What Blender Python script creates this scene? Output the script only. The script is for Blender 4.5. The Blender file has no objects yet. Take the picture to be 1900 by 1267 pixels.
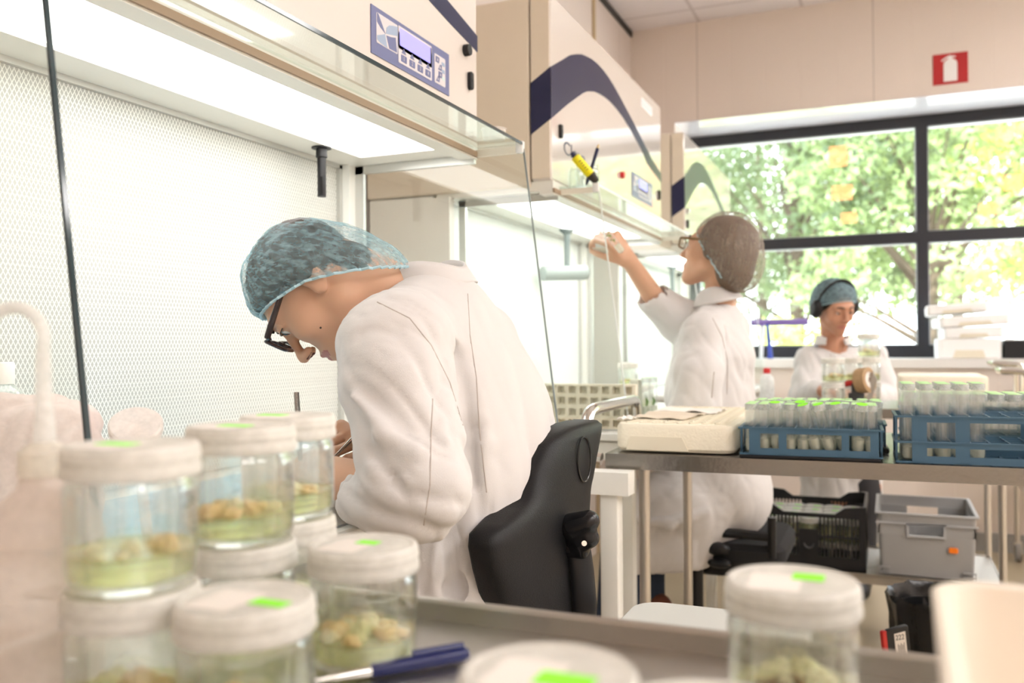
import bpy, bmesh, math, random
import numpy as np
from mathutils import Vector, Matrix, noise
random.seed(7); np.random.seed(7)
PI = math.pi
SC = bpy.context.scene
COL = SC.collection

# ------------------------------------------------------------------ camera
FPX = 1651.0; CAMH = 1.135
def _rot(pan, pit, rol):
    cp, sp = math.cos(pan), math.sin(pan)
    Rz = np.array([[cp,-sp,0],[sp,cp,0],[0,0,1]])
    M = np.array([[1,0,0],[0,0,-1],[0,1,0]])
    cx, sx = math.cos(pit), math.sin(pit)
    Rx = np.array([[1,0,0],[0,cx,-sx],[0,sx,cx]])
    cr, sr = math.cos(rol), math.sin(rol)
    Rr = np.array([[cr,-sr,0],[sr,cr,0],[0,0,1]])
    return Rr @ Rx @ M @ Rz
CA = _rot(-3.99408061e-01, -5.02744760e-03, -7.97946590e-03)
CR, CU, CT = CA[0], -CA[1], -CA[2]      # image right, image up, towards the camera (world vectors)
cam = bpy.data.objects.new('camera', bpy.data.cameras.new('camera'))
COL.objects.link(cam); SC.camera = cam
cam.matrix_world = Matrix([[CR[0],CU[0],CT[0],0],[CR[1],CU[1],CT[1],0],[CR[2],CU[2],CT[2],CAMH],[0,0,0,1]])
cam.data.sensor_width = 36; cam.data.lens = 36*FPX/1900
cam.data.clip_start = .02; cam.data.clip_end = 200
cam.data.dof.use_dof = True; cam.data.dof.focus_distance = 1.34; cam.data.dof.aperture_fstop = 4.2
def P(x, y, d):
    v = CA.T @ np.array([(x-950)/FPX, (y-633.5)/FPX, 1.0])*d
    return Vector((v[0], v[1], v[2]+CAMH))
def lv(r, u, t):                         # vector given in the camera's right / up / towards axes
    v = CR*r+CU*u+CT*t
    return Vector(v).normalized()

# ------------------------------------------------------------------ sky, sun, exposure
SC.view_settings.view_transform = 'Standard'; SC.view_settings.look = 'None'
SC.view_settings.gamma = 1; SC.view_settings.use_curve_mapping = False
SC.view_settings.exposure = 0.55
SC.cycles.max_bounces = 10; SC.cycles.transparent_max_bounces = 40
SC.cycles.transmission_bounces = 10; SC.cycles.diffuse_bounces = 5; SC.cycles.glossy_bounces = 5
SC.cycles.use_denoising = True; SC.cycles.sample_clamp_indirect = 6
w = bpy.data.worlds.new('sky'); SC.world = w; w.use_nodes = True
w.node_tree.nodes['Background'].inputs[0].default_value = (.86,.93,1,1)
w.node_tree.nodes['Background'].inputs[1].default_value = 5.0
sun = bpy.data.objects.new('sun', bpy.data.lights.new('sun', 'SUN')); COL.objects.link(sun)
sun.data.energy = 15; sun.data.angle = .02; sun.data.color = (1,.95,.86)
sun.rotation_euler = (math.radians(42), 0, math.radians(35))

# ------------------------------------------------------------------ materials
MATS = {}
def nod(nt, t, **k):
    n = nt.nodes.new(t)
    for a, b in k.items(): setattr(n, a, b)
    return n
def mat(name, col=(.8,.8,.8), rough=.5, metal=0, spec=.5, trans=0, ior=1.45, emit=None, estr=0, alpha=1, sss=0, coat=0, bump=None, var=None, sheen=0):
    if name in MATS: return MATS[name]
    m = bpy.data.materials.new(name); m.use_nodes = True; MATS[name] = m
    nt = m.node_tree; b = nt.nodes['Principled BSDF']; I = b.inputs
    I['Base Color'].default_value = (*col, 1); I['Roughness'].default_value = rough; I['Metallic'].default_value = metal
    I['Specular IOR Level'].default_value = spec; I['Transmission Weight'].default_value = trans; I['IOR'].default_value = ior
    I['Alpha'].default_value = alpha; I['Coat Weight'].default_value = coat; I['Sheen Weight'].default_value = sheen
    if sss: I['Subsurface Weight'].default_value = sss; I['Subsurface Radius'].default_value = (.02,.008,.005); I['Subsurface Scale'].default_value = .5
    if emit: I['Emission Color'].default_value = (*emit,1); I['Emission Strength'].default_value = estr
    tc = nod(nt, 'ShaderNodeTexCoord')
    if var:      # (scale, amount): gentle tone variation
        n = nod(nt, 'ShaderNodeTexNoise'); n.inputs['Scale'].default_value = var[0]; n.inputs['Detail'].default_value = 3
        nt.links.new(tc.outputs['Object'], n.inputs['Vector'])
        mx = nod(nt, 'ShaderNodeMix', data_type='RGBA')
        mx.inputs[6].default_value = (*[c*(1-var[1]) for c in col],1); mx.inputs[7].default_value = (*[min(1,c*(1+var[1])) for c in col],1)
        nt.links.new(n.outputs[0], mx.inputs[0]); nt.links.new(mx.outputs[2], I['Base Color'])
    if bump:     # (scale, strength, stretch)
        n = nod(nt, 'ShaderNodeTexNoise'); n.inputs['Scale'].default_value = bump[0]; n.inputs['Detail'].default_value = 4
        mp = nod(nt, 'ShaderNodeMapping'); mp.inputs['Scale'].default_value = bump[2] if len(bump) > 2 else (1,1,1)
        nt.links.new(tc.outputs['Object'], mp.inputs[0]); nt.links.new(mp.outputs[0], n.inputs['Vector'])
        bp = nod(nt, 'ShaderNodeBump'); bp.inputs['Strength'].default_value = bump[1]; bp.inputs['Distance'].default_value = .004
        nt.links.new(n.outputs[0], bp.inputs['Height']); nt.links.new(bp.outputs[0], I['Normal'])
    return m
def glassmat(name, tint=(1,1,1), refr=.0, rough=.0, refl=1.0, base=.0):
    """clear glass: see-through, mirror-like at grazing angles, a share of true refraction"""
    if name in MATS: return MATS[name]
    m = bpy.data.materials.new(name); m.use_nodes = True; MATS[name] = m
    nt = m.node_tree; nt.nodes.remove(nt.nodes['Principled BSDF']); out = nt.nodes['Material Output']
    tr = nod(nt, 'ShaderNodeBsdfTransparent'); tr.inputs[0].default_value = (*tint,1)
    gl = nod(nt, 'ShaderNodeBsdfGlossy'); gl.inputs['Roughness'].default_value = rough; gl.inputs[0].default_value = (refl,refl,refl,1)
    fr = nod(nt, 'ShaderNodeFresnel'); ge = nod(nt, 'ShaderNodeNewGeometry')
    io = nod(nt, 'ShaderNodeMapRange'); io.inputs[3].default_value = 1.5; io.inputs[4].default_value = 1/1.5
    nt.links.new(ge.outputs['Backfacing'], io.inputs[0]); nt.links.new(io.outputs[0], fr.inputs[0])   # same pane from both sides
    mx = nod(nt, 'ShaderNodeMixShader'); src = tr
    if refr:
        rf = nod(nt, 'ShaderNodeBsdfGlass'); rf.inputs['IOR'].default_value = 1.45; rf.inputs[0].default_value = (*tint,1)
        m2 = nod(nt, 'ShaderNodeMixShader'); m2.inputs[0].default_value = refr
        nt.links.new(tr.outputs[0], m2.inputs[1]); nt.links.new(rf.outputs[0], m2.inputs[2]); src = m2
    if base:
        df = nod(nt, 'ShaderNodeBsdfDiffuse'); df.inputs[0].default_value = (.9,.92,.9,1)
        m3 = nod(nt, 'ShaderNodeMixShader'); m3.inputs[0].default_value = base
        nt.links.new(src.outputs[0], m3.inputs[1]); nt.links.new(df.outputs[0], m3.inputs[2]); src = m3
    nt.links.new(fr.outputs[0], mx.inputs[0]); nt.links.new(src.outputs[0], mx.inputs[1]); nt.links.new(gl.outputs[0], mx.inputs[2])
    nt.links.new(mx.outputs[0], out.inputs[0])
    return m
def mixtrans(name, col, alpha, rough=.5, col2=None, scale=30, var=.18):
    """thin translucent film: part see-through, part diffuse and translucent, with a fibrous noise"""
    if name in MATS: return MATS[name]
    m = bpy.data.materials.new(name); m.use_nodes = True; MATS[name] = m
    nt = m.node_tree; nt.nodes.remove(nt.nodes['Principled BSDF']); out = nt.nodes['Material Output']
    tr = nod(nt, 'ShaderNodeBsdfTransparent')
    df = nod(nt, 'ShaderNodeBsdfDiffuse'); df.inputs[0].default_value = (*col,1)
    tl = nod(nt, 'ShaderNodeBsdfTranslucent'); tl.inputs[0].default_value = (*col,1)
    gl = nod(nt, 'ShaderNodeBsdfGlossy'); gl.inputs[1].default_value = rough
    a = nod(nt, 'ShaderNodeMixShader'); a.inputs[0].default_value = .4
    nt.links.new(df.outputs[0], a.inputs[1]); nt.links.new(tl.outputs[0], a.inputs[2])
    g = nod(nt, 'ShaderNodeMixShader'); g.inputs[0].default_value = .06
    nt.links.new(a.outputs[0], g.inputs[1]); nt.links.new(gl.outputs[0], g.inputs[2])
    mx = nod(nt, 'ShaderNodeMixShader')
    tc = nod(nt, 'ShaderNodeTexCoord'); n = nod(nt, 'ShaderNodeTexNoise'); n.inputs['Scale'].default_value = scale
    n.inputs['Detail'].default_value = 6; n.inputs['Roughness'].default_value = .7
    nt.links.new(tc.outputs['Object'], n.inputs['Vector'])
    mr = nod(nt, 'ShaderNodeMapRange'); mr.inputs[1].default_value = .35; mr.inputs[2].default_value = .65
    mr.inputs[3].default_value = max(0, alpha-var); mr.inputs[4].default_value = min(1, alpha+var)
    nt.links.new(n.outputs[0], mr.inputs[0]); nt.links.new(mr.outputs[0], mx.inputs[0])
    nt.links.new(tr.outputs[0], mx.inputs[1]); nt.links.new(g.outputs[0], mx.inputs[2]); nt.links.new(mx.outputs[0], out.inputs[0])
    return m

CREAM = mat('cream_enamel', (.80,.715,.60), .3, spec=.4)
DOORM = mat('glossy_door_enamel', (.78,.72,.68), .10, spec=.5, coat=.8)
NAVY = mat('navy_print', (.030,.033,.085), .3, spec=.28)
WHITEM = mat('white_enamel', (.86,.86,.82), .35)
STEEL = mat('stainless_steel', (.34,.325,.305), .26, 1, bump=(60,.15,(1,14,1)))
STEELR = mat('satin_steel', (.58,.55,.51), .38, 1, bump=(40,.2,(1,20,1)))
CHROME = mat('polished_steel', (.75,.73,.70), .14, 1)
ALU = mat('aluminium_channel', (.62,.62,.60), .35, .8)
BLACK = mat('black_plastic', (.012,.012,.014), .42, spec=.45)
BLACKR = mat('black_grained_plastic', (.0075,.0075,.009), .5, spec=.35, bump=(600,.25))
DARKF = mat('charcoal_window_frame', (.022,.023,.03), .45)
GREENST = mat('green_sticker', (.30,.95,.03), .6)
PAPER = mat('paper', (.85,.80,.75), .8)
FOAM = mat('cream_polystyrene', (.86,.80,.66), .6, bump=(180,.3), sss=0)
FOAMW = mat('white_polystyrene', (.88,.87,.86), .6, bump=(120,.2))
RACKB = mat('blue_rack_plastic', (.06,.135,.215), .42)
GLASSP = glassmat('clear_pane', (.97,.985,.975))
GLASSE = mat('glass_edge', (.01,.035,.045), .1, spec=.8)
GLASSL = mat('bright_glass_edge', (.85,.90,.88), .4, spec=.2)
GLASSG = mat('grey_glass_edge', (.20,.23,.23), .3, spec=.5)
JARG = glassmat('jar_glass', (.985,.995,.985), refr=.32)
TUBEG = glassmat('tube_glass', (.985,.99,.99), refr=.06)

# ------------------------------------------------------------------ mesh helpers
ORD = ['first','second','third','fourth','fifth','sixth','seventh','eighth','ninth','tenth','eleventh','twelfth']
class MB:
    def __init__(s): s.v = []; s.f = []; s.m = []; s.cur = 0
    def add(s, vs, fs):
        o = len(s.v); s.v += [tuple(v) for v in vs]; s.f += [tuple(i+o for i in f) for f in fs]; s.m += [s.cur]*len(fs); return s
    def box(s, x0, y0, z0, x1, y1, z1, M=None):
        vs = [Vector((x,y,z)) for x in (x0,x1) for y in (y0,y1) for z in (z0,z1)]
        if M: vs = [M@v for v in vs]
        return s.add(vs, [(0,1,3,2),(4,6,7,5),(0,4,5,1),(2,3,7,6),(0,2,6,4),(1,5,7,3)])
    def rbox(s, x0, y0, z0, x1, y1, z1, r, M=None, seg=3, axis=2):
        """box with rounded upright corners and slightly rounded rims (axis = the upright axis)"""
        lo = [x0,y0,z0]; hi = [x1,y1,z1]; ax = [a for a in range(3) if a != axis]
        def ring(h, ins):
            o = []
            a0, a1 = lo[ax[0]]+ins, hi[ax[0]]-ins; b0, b1 = lo[ax[1]]+ins, hi[ax[1]]-ins; rr = max(r-ins, .0002)
            for cx, cy, st in ((a1-rr,b1-rr,0),(a0+rr,b1-rr,1),(a0+rr,b0+rr,2),(a1-rr,b0+rr,3)):
                for k in range(seg+1):
                    an = PI/2*(st+k/seg); p = [0,0,0]; p[ax[0]] = cx+rr*math.cos(an); p[ax[1]] = cy+rr*math.sin(an); p[axis] = h
                    o.append(Vector(p))
            return o
        e = min(r*.4, (hi[axis]-lo[axis])*.25); rings = [ring(lo[axis], e), ring(lo[axis]+e, 0), ring(hi[axis]-e, 0), ring(hi[axis], e)]
        return s.loftrings(rings, M)
    def loftrings(s, rings, M=None, cap=True, closed=False):
        n = len(rings[0]); vs = [v for r in rings for v in r]
        if M: vs = [M@Vector(v) for v in vs]
        fs = []
        R_ = len(rings)
        for i in range(R_ if closed else R_-1):
            for j in range(n):
                a = i*n+j; b = i*n+(j+1)%n; c = ((i+1)%R_)*n+(j+1)%n; d = ((i+1)%R_)*n+j
                fs.append((a,b,c,d))
        if cap and not closed:
            fs.append(tuple(range(n-1,-1,-1))); fs.append(tuple(range((R_-1)*n, R_*n)))
        return s.add(vs, fs)
    def tube(s, pts, r, n=10, cap=True, flat=None):
        pts = [Vector(p) for p in pts]; rs = r if isinstance(r, (list,tuple)) else [r]*len(pts)
        rings = []; up = None
        for i, p in enumerate(pts):
            t = (pts[min(i+1,len(pts)-1)]-pts[max(i-1,0)]).normalized()
            if up is None: up = t.orthogonal().normalized()
            up = (up-t*up.dot(t)).normalized(); bi = t.cross(up)
            rings.append([p+(up*math.cos(2*PI*k/n)+bi*math.sin(2*PI*k/n)*(flat or 1))*rs[i] for k in range(n)])
        return s.loftrings(rings, cap=cap)
    def cyl(s, a, b, r, n=20, r2=None): return s.tube([a,b], [r, r if r2 is None else r2], n)
    def lathe(s, prof, n=32, M=None, closed=False):
        rings = [[Vector((r*math.cos(2*PI*k/n), r*math.sin(2*PI*k/n), z)) for k in range(n)] for r, z in prof]
        return s.loftrings(rings, M, cap=not closed, closed=closed)
    def ell(s, c, r, M=None, n=16, m=10):
        c = Vector(c); rings = []
        for i in range(1, m):
            a = PI*i/m
            rings.append([c+Vector((r[0]*math.sin(a)*math.cos(2*PI*k/n), r[1]*math.sin(a)*math.sin(2*PI*k/n), -r[2]*math.cos(a))) for k in range(n)])
        return s.loftrings(rings, M)
    def prism(s, poly, fn, t):
        """extrude a 2D outline; fn(u,v,w) places it, w runs 0..t"""
        n = len(poly); vs = [fn(u,v,0) for u,v in poly]+[fn(u,v,t) for u,v in poly]
        fs = [tuple(range(n)), tuple(range(2*n-1,n-1,-1))]+[(i,(i+1)%n+0,(i+1)%n+n,i+n)[::-1] for i in range(n)]
        return s.add(vs, fs)
def obj(name, mb, m, parent=None, smooth=None, **props):
    me = bpy.data.meshes.new(name)
    off = Vector((0,0,0))
    if parent is not None: off = wloc(parent)
    me.from_pydata([tuple(Vector(v)-off) for v in mb.v], [], mb.f)
    ms = m if isinstance(m, (list,tuple)) else [m]
    for x in ms: me.materials.append(x)
    if len(ms) > 1:
        me.polygons.foreach_set('material_index', mb.m)
    bm = bmesh.new(); bm.from_mesh(me); bmesh.ops.recalc_face_normals(bm, faces=bm.faces); bm.to_mesh(me); bm.free()
    me.shade_smooth() if smooth else None
    if smooth is None:
        me.shade_smooth()
        try: me.set_sharp_from_angle(angle=math.radians(38))
        except Exception: pass
    o = bpy.data.objects.new(name, me); COL.objects.link(o)
    if parent is not None: o.parent = parent
    for k, v in props.items(): o[k] = v
    return o
def wloc(o):
    p = Vector((0,0,0))
    while o is not None: p += o.location; o = o.parent
    return p
def thing(name, label, cat, loc=(0,0,0), group=None):
    o = bpy.data.objects.new(name, None); COL.objects.link(o); o.location = loc; o.empty_display_size = .05
    o['label'] = label; o['category'] = cat
    if group: o['group'] = group
    return o
def tag(o, label, cat, group=None):
    o['label'] = label; o['category'] = cat
    if group: o['group'] = group
    return o
def struct(name, mb, m, **k):
    o = obj(name, mb, m, **k); o['kind'] = 'structure'; return o
def copy_tree(o, parent=None):
    kids = list(o.children); c = o.copy(); COL.objects.link(c)
    if parent is not None: c.parent = parent
    for ch in kids: copy_tree(ch, c)
    return c
def textobj(name, s, size, M, m, parent, ext=.0004):
    cu = bpy.data.curves.new(name, 'FONT'); cu.body = s; cu.size = size; cu.extrude = ext; cu.align_x = 'LEFT'
    cu.materials.append(m)
    o = bpy.data.objects.new(name, cu); COL.objects.link(o)
    bpy.context.view_layer.update()
    me = bpy.data.meshes.new_from_object(o.evaluated_get(bpy.context.evaluated_depsgraph_get())); bpy.data.objects.remove(o)
    me.materials.clear(); me.materials.append(m)
    o = bpy.data.objects.new(name, me); COL.objects.link(o)
    o.parent = parent; o.matrix_basis = Matrix.Translation(-wloc(parent))@M
    return o

# ------------------------------------------------------------------ sculpting in a distance field
import openvdb
class Field:
    """solid built from blended primitives on a voxel grid, then meshed as ONE continuous surface"""
    def __init__(s, lo, hi, h):
        s.lo = np.array(lo, float); s.h = h
        s.n = np.ceil((np.array(hi)-s.lo)/h).astype(int)+1
        s.d = np.full(s.n, .08, np.float32)
    def _sub(s, lo, hi, pad):
        a = np.maximum(np.floor((np.array(lo)-pad-s.lo)/s.h).astype(int), 0)
        b = np.minimum(np.ceil((np.array(hi)+pad-s.lo)/s.h).astype(int)+1, s.n)
        if np.any(b <= a): return None
        sl = tuple(slice(a[i], b[i]) for i in range(3))
        ax = [(s.lo[i]+s.h*np.arange(a[i], b[i])).astype(np.float32) for i in range(3)]
        return sl, ax[0][:,None,None], ax[1][None,:,None], ax[2][None,None,:]
    def _mix(s, sl, e, k, sub):
        d = s.d[sl]
        if sub:
            if k > 0:
                hh = np.maximum(k-np.abs(d+e), 0)/k; s.d[sl] = np.maximum(d, -e)+hh*hh*k*.25
            else: s.d[sl] = np.maximum(d, -e)
        else:
            if k > 0:
                hh = np.maximum(k-np.abs(d-e), 0)/k; s.d[sl] = np.minimum(d, e)-hh*hh*k*.25
            else: s.d[sl] = np.minimum(d, e)
    def cone(s, a, b, r1, r2, k=.01, sub=False, L=None, q=1.0):
        """tapered capsule; L,q flatten it: width along unit vector L is q times the rest"""
        a = np.array(a, float); b = np.array(b, float); rm = max(r1, r2)*max(q,1)+.03
        z = s._sub(np.minimum(a,b)-rm, np.maximum(a,b)+rm, .02)
        if z is None: return s
        sl, X, Y, Z = z
        px, py, pz = X-a[0], Y-a[1], Z-a[2]; ab = b-a
        if L is not None:
            L = np.array(L, float); c = 1-1/q
            t = px*L[0]+py*L[1]+pz*L[2]; px, py, pz = px-L[0]*t*c, py-L[1]*t*c, pz-L[2]*t*c
            ab = ab-L*(ab@L)*c
        l2 = max(ab@ab, 1e-9)
        t = np.clip((px*ab[0]+py*ab[1]+pz*ab[2])/l2, 0, 1)
        e = np.sqrt((px-t*ab[0])**2+(py-t*ab[1])**2+(pz-t*ab[2])**2)-(r1+(r2-r1)*t)
        s._mix(sl, e.astype(np.float32), k, sub); return s
    def chain(s, pts, rs, k=.01, **kw):
        for i in range(len(pts)-1): s.cone(pts[i], pts[i+1], rs[i], rs[i+1], k, **kw)
        return s
    def ell(s, c, r, ax=None, k=.01, sub=False):
        c = np.array(c, float); r = np.array(r, float); rm = r.max()+.02
        z = s._sub(c-rm, c+rm, .02)
        if z is None: return s
        sl, X, Y, Z = z; px, py, pz = X-c[0], Y-c[1], Z-c[2]
        A = np.eye(3) if ax is None else np.array(ax, float)     # rows = local axes
        q = [(px*A[i][0]+py*A[i][1]+pz*A[i][2]) for i in range(3)]
        k0 = np.sqrt(sum((q[i]/r[i])**2 for i in range(3))); k1 = np.sqrt(sum((q[i]/r[i]**2)**2 for i in range(3)))+1e-6
        s._mix(sl, (k0*(k0-1)/k1).astype(np.float32), k, sub); return s
    def cut(s, p, n, k=.0):
        """remove everything on the side the normal n points to"""
        p = np.array(p, float); n = np.array(n, float); n /= np.linalg.norm(n)
        X, Y, Z = [(s.lo[i]+s.h*np.arange(s.n[i])).astype(np.float32) for i in range(3)]
        e = (X[:,None,None]-p[0])*n[0]+(Y[None,:,None]-p[1])*n[1]+(Z[None,None,:]-p[2])*n[2]
        s.d = np.maximum(s.d, e.astype(np.float32)); return s
    def clip(s, p, n, R):
        """flat cut on the side n points to, only within R of p"""
        p = np.array(p, float); n = np.array(n, float); n /= np.linalg.norm(n); z = s._sub(p-R, p+R, 0)
        sl, X, Y, Z = z; e = (X-p[0])*n[0]+(Y-p[1])*n[1]+(Z-p[2])*n[2]; r2 = (X-p[0])**2+(Y-p[1])**2+(Z-p[2])**2
        s.d[sl] = np.where(r2 < R*R, np.maximum(s.d[sl], e), s.d[sl]).astype(np.float32); return s
    def shell(s, t):
        s.d = np.maximum(s.d, -(s.d+t)); return s
    def warp(s, fn):
        X, Y, Z = [(s.lo[i]+s.h*np.arange(s.n[i])).astype(np.float32) for i in range(3)]
        s.d += fn(X[:,None,None], Y[None,:,None], Z[None,None,:]).astype(np.float32); return s
    def mesh(s, name, m, parent=None, smooth=2, disp=None, matfn=None):
        s.d[0]=s.d[-1]=.08; s.d[:,0]=s.d[:,-1]=.08; s.d[:,:,0]=s.d[:,:,-1]=.08
        g = openvdb.FloatGrid(.08); g.copyFromArray(np.clip(s.d, -.08, .08))
        pts, quads = g.convertToQuads(0.0)
        pts = np.array(pts, float)*s.h+s.lo
        quads = np.array(quads)[:, ::-1]
        # keep it light: relax
        if smooth:
            nv = len(pts); e = np.vstack([quads[:,[0,1]],quads[:,[1,2]],quads[:,[2,3]],quads[:,[3,0]]])
            cnt = np.bincount(e[:,0], minlength=nv)+np.bincount(e[:,1], minlength=nv)
            for it in range(smooth*2):
                acc = np.zeros_like(pts)
                for a in range(3):
                    acc[:,a] = np.bincount(e[:,0], weights=pts[e[:,1],a], minlength=nv)+np.bincount(e[:,1], weights=pts[e[:,0],a], minlength=nv)
                lam = .5 if it % 2 == 0 else -.52
                pts = pts+lam*(acc/np.maximum(cnt,1)[:,None]-pts)
        if disp is not None:
            me0 = bpy.data.meshes.new('t'); me0.from_pydata(pts.tolist(), [], quads.tolist()); me0.update()
            nr = np.empty(len(pts)*3, np.float32); me0.vertices.foreach_get('normal', nr); nr = nr.reshape(-1,3)
            pts = pts+nr*disp(pts)[:,None]; bpy.data.meshes.remove(me0)
        off = np.array(wloc(parent)) if parent is not None else np.zeros(3)
        me = bpy.data.meshes.new(name); me.from_pydata((pts-off).tolist(), [], quads.tolist()); me.update()
        ms = m if isinstance(m, (list,tuple)) else [m]
        for x in ms: me.materials.append(x)
        if matfn is not None:
            cen = pts[quads].mean(1); me.polygons.foreach_set('material_index', matfn(cen).astype(np.int32))
        me.shade_smooth()
        o = bpy.data.objects.new(name, me); COL.objects.link(o)
        if parent is not None: o.parent = parent
        return o
def vnoise(p, scale, seed=0.0):
    """cheap smooth pseudo-noise on an (n,3) array, -1..1"""
    rs = np.random.RandomState(int(seed*100)+3); o = np.zeros(len(p))
    for i in range(7):
        w = rs.normal(size=3); w /= np.linalg.norm(w); ph = rs.uniform(0, 6.28); fq = rs.uniform(.7, 1.5)
        o += np.sin((p@(w*np.array(scale)))*fq*6.28+ph+1.3*np.sin((p@rs.normal(size=3))*np.mean(scale)*2.2))
    return o/4

# ================================================================== THE ROOM
XL, XR, YB, YE, ZC = -1.475, 4.2, -2.6, 5.46, 3.11
YF = 5.90                                   # plane of the window frame, at the back of the reveal
WZ0, WZ1, WX0 = 1.045, 2.505, -1.20
def wallmat(name, col, pitch, off=0.0, axis='X'):
    m = mat(name, col, .42, spec=.4, bump=None); nt = m.node_tree; b = nt.nodes['Principled BSDF']
    ge = nod(nt, 'ShaderNodeNewGeometry'); sx = nod(nt, 'ShaderNodeSeparateXYZ'); nt.links.new(ge.outputs['Position'], sx.inputs[0])
    def line(p, w, o):
        a = nod(nt, 'ShaderNodeMath', operation='ADD'); a.inputs[1].default_value = o
        nt.links.new(sx.outputs[axis], a.inputs[0])
        pp = nod(nt, 'ShaderNodeMath', operation='PINGPONG'); pp.inputs[1].default_value = p/2; nt.links.new(a.outputs[0], pp.inputs[0])
        mr = nod(nt, 'ShaderNodeMapRange'); mr.inputs[1].default_value = 0; mr.inputs[2].default_value = w; mr.clamp = True
        nt.links.new(pp.outputs[0], mr.inputs[0]); return mr.outputs[0]
    l1 = line(pitch, .006, off); l2 = line(pitch*5, .004, off)
    mx = nod(nt, 'ShaderNodeMix', data_type='RGBA'); mx.inputs[6].default_value = (*[c*.55 for c in col],1); mx.inputs[7].default_value = (*col,1)
    nt.links.new(l2, mx.inputs[0]); nt.links.new(mx.outputs[2], b.inputs['Base Color'])
    bp = nod(nt, 'ShaderNodeBump'); bp.inputs['Strength'].default_value = .5; bp.inputs['Distance'].default_value = .003
    nt.links.new(l1, bp.inputs['Height']); nt.links.new(bp.outputs[0], b.inputs['Normal'])
    return m
WALLM = wallmat('beige_wall_cladding', (.78,.69,.63), .20, .06)
WALLL = wallmat('beige_side_cladding', (.72,.64,.60), 1.15, .56, 'Y')
SOFM = mat('pale_glossy_reveal', (.78,.78,.84), .18, coat=.6)
FLOORM = mat('sand_linoleum', (.50,.42,.29), .35, var=(3,.07), spec=.5)
struct('floor', MB().box(XL-.2, YB-.2, -.06, XR+.2, YE+.5, 0), FLOORM)
struct('wall_left', MB().box(XL-.15, YB, 0, XL, YE, ZC), WALLL)
struct('wall_right', MB().box(XR, YB, 0, XR+.15, YE, ZC), WALLM)
struct('wall_back', MB().box(XL-.15, YB-.15, 0, XR+.15, YB, ZC), WALLM)
WX1 = 3.75
m = MB(); t = .44
m.box(XL-.15, YE, WZ1, XR+.15, YE+t+.1, ZC+.2); m.box(XL-.15, YE, -.05, XR+.15, YE+t+.1, WZ0-.05)
m.box(XL-.15, YE, WZ0-.05, WX0, YE+t+.1, WZ1); m.box(WX1, YE, WZ0-.05, XR+.15, YE+t+.1, WZ1)
struct('wall_end', m, WALLM)
struct('trim_1', MB().box(WX0, YE-.012, WZ1-.004, WX1, YE+t, WZ1), SOFM)                 # head of the reveal
struct('trim_2', MB().box(WX0-.05, YE-.03, WZ0-.05, WX1+.05, YE+t, WZ0), mat('sill_board', (.80,.78,.76), .35))   # sill
struct('trim_3', MB().box(XL, YB, ZC-.035, XL+.012, YE, ZC+.01), BLACK)                 # shadow gap along the left wall
struct('trim_4', MB().box(XL, 4.66, 0, XL+.008, 4.70, ZC-.04), mat('tan_joint', (.50,.38,.22), .5))
struct('baseboard_end', MB().box(XL, YE-.015, 0, XR, YE, .1), mat('grey_skirting', (.35,.34,.33), .5))
# window: dark frame, two rows of panes
FW = .062
XM = [WX0, .168, 1.55, 2.93, WX1]
ZM = [1.075, 1.755, 2.50]
m = MB(); y0, y1 = YF-.03, YF+.06
xs = [XM[0], XM[1], XM[2], XM[3], XM[4]-FW]
for x in xs: m.box(x, y0, ZM[0], x+FW, y1, ZM[2])
m.box(XM[0], y0+.002, ZM[0]-.03, XM[4], y1-.002, ZM[0]+.045); m.box(XM[0], y0+.002, 1.737, XM[4], y1-.002, 1.803); m.box(XM[0], y0+.002, 2.435, XM[4], y1-.002, ZM[2])
wf = struct('window_1', m, DARKF)
m = MB()
ins = .006
for i in range(4):
    for z0_, z1_ in ((ZM[0]+.045, 1.737), (1.803, 2.435)):
        xa, xb = xs[i]+FW, xs[i+1]
        for q in ((xa, z0_, xa+ins, z1_),(xb-ins, z0_, xb, z1_),(xa, z0_, xb, z0_+ins),(xa, z1_-ins, xb, z1_)):
            m.box(q[0], y0+.02, q[1], q[2], y1-.02, q[3])
obj('glazing_bead', m, mat('grey_bead', (.45,.46,.50), .4), wf)
m = MB()
for i in range(4):
    for z0_, z1_ in ((ZM[0]+.04, 1.745), (1.80, 2.44)): m.box(xs[i]+FW-.004, YF, z0_, xs[i+1]+.004, YF+.006, z1_)
obj('pane', m, GLASSP, wf)

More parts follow.
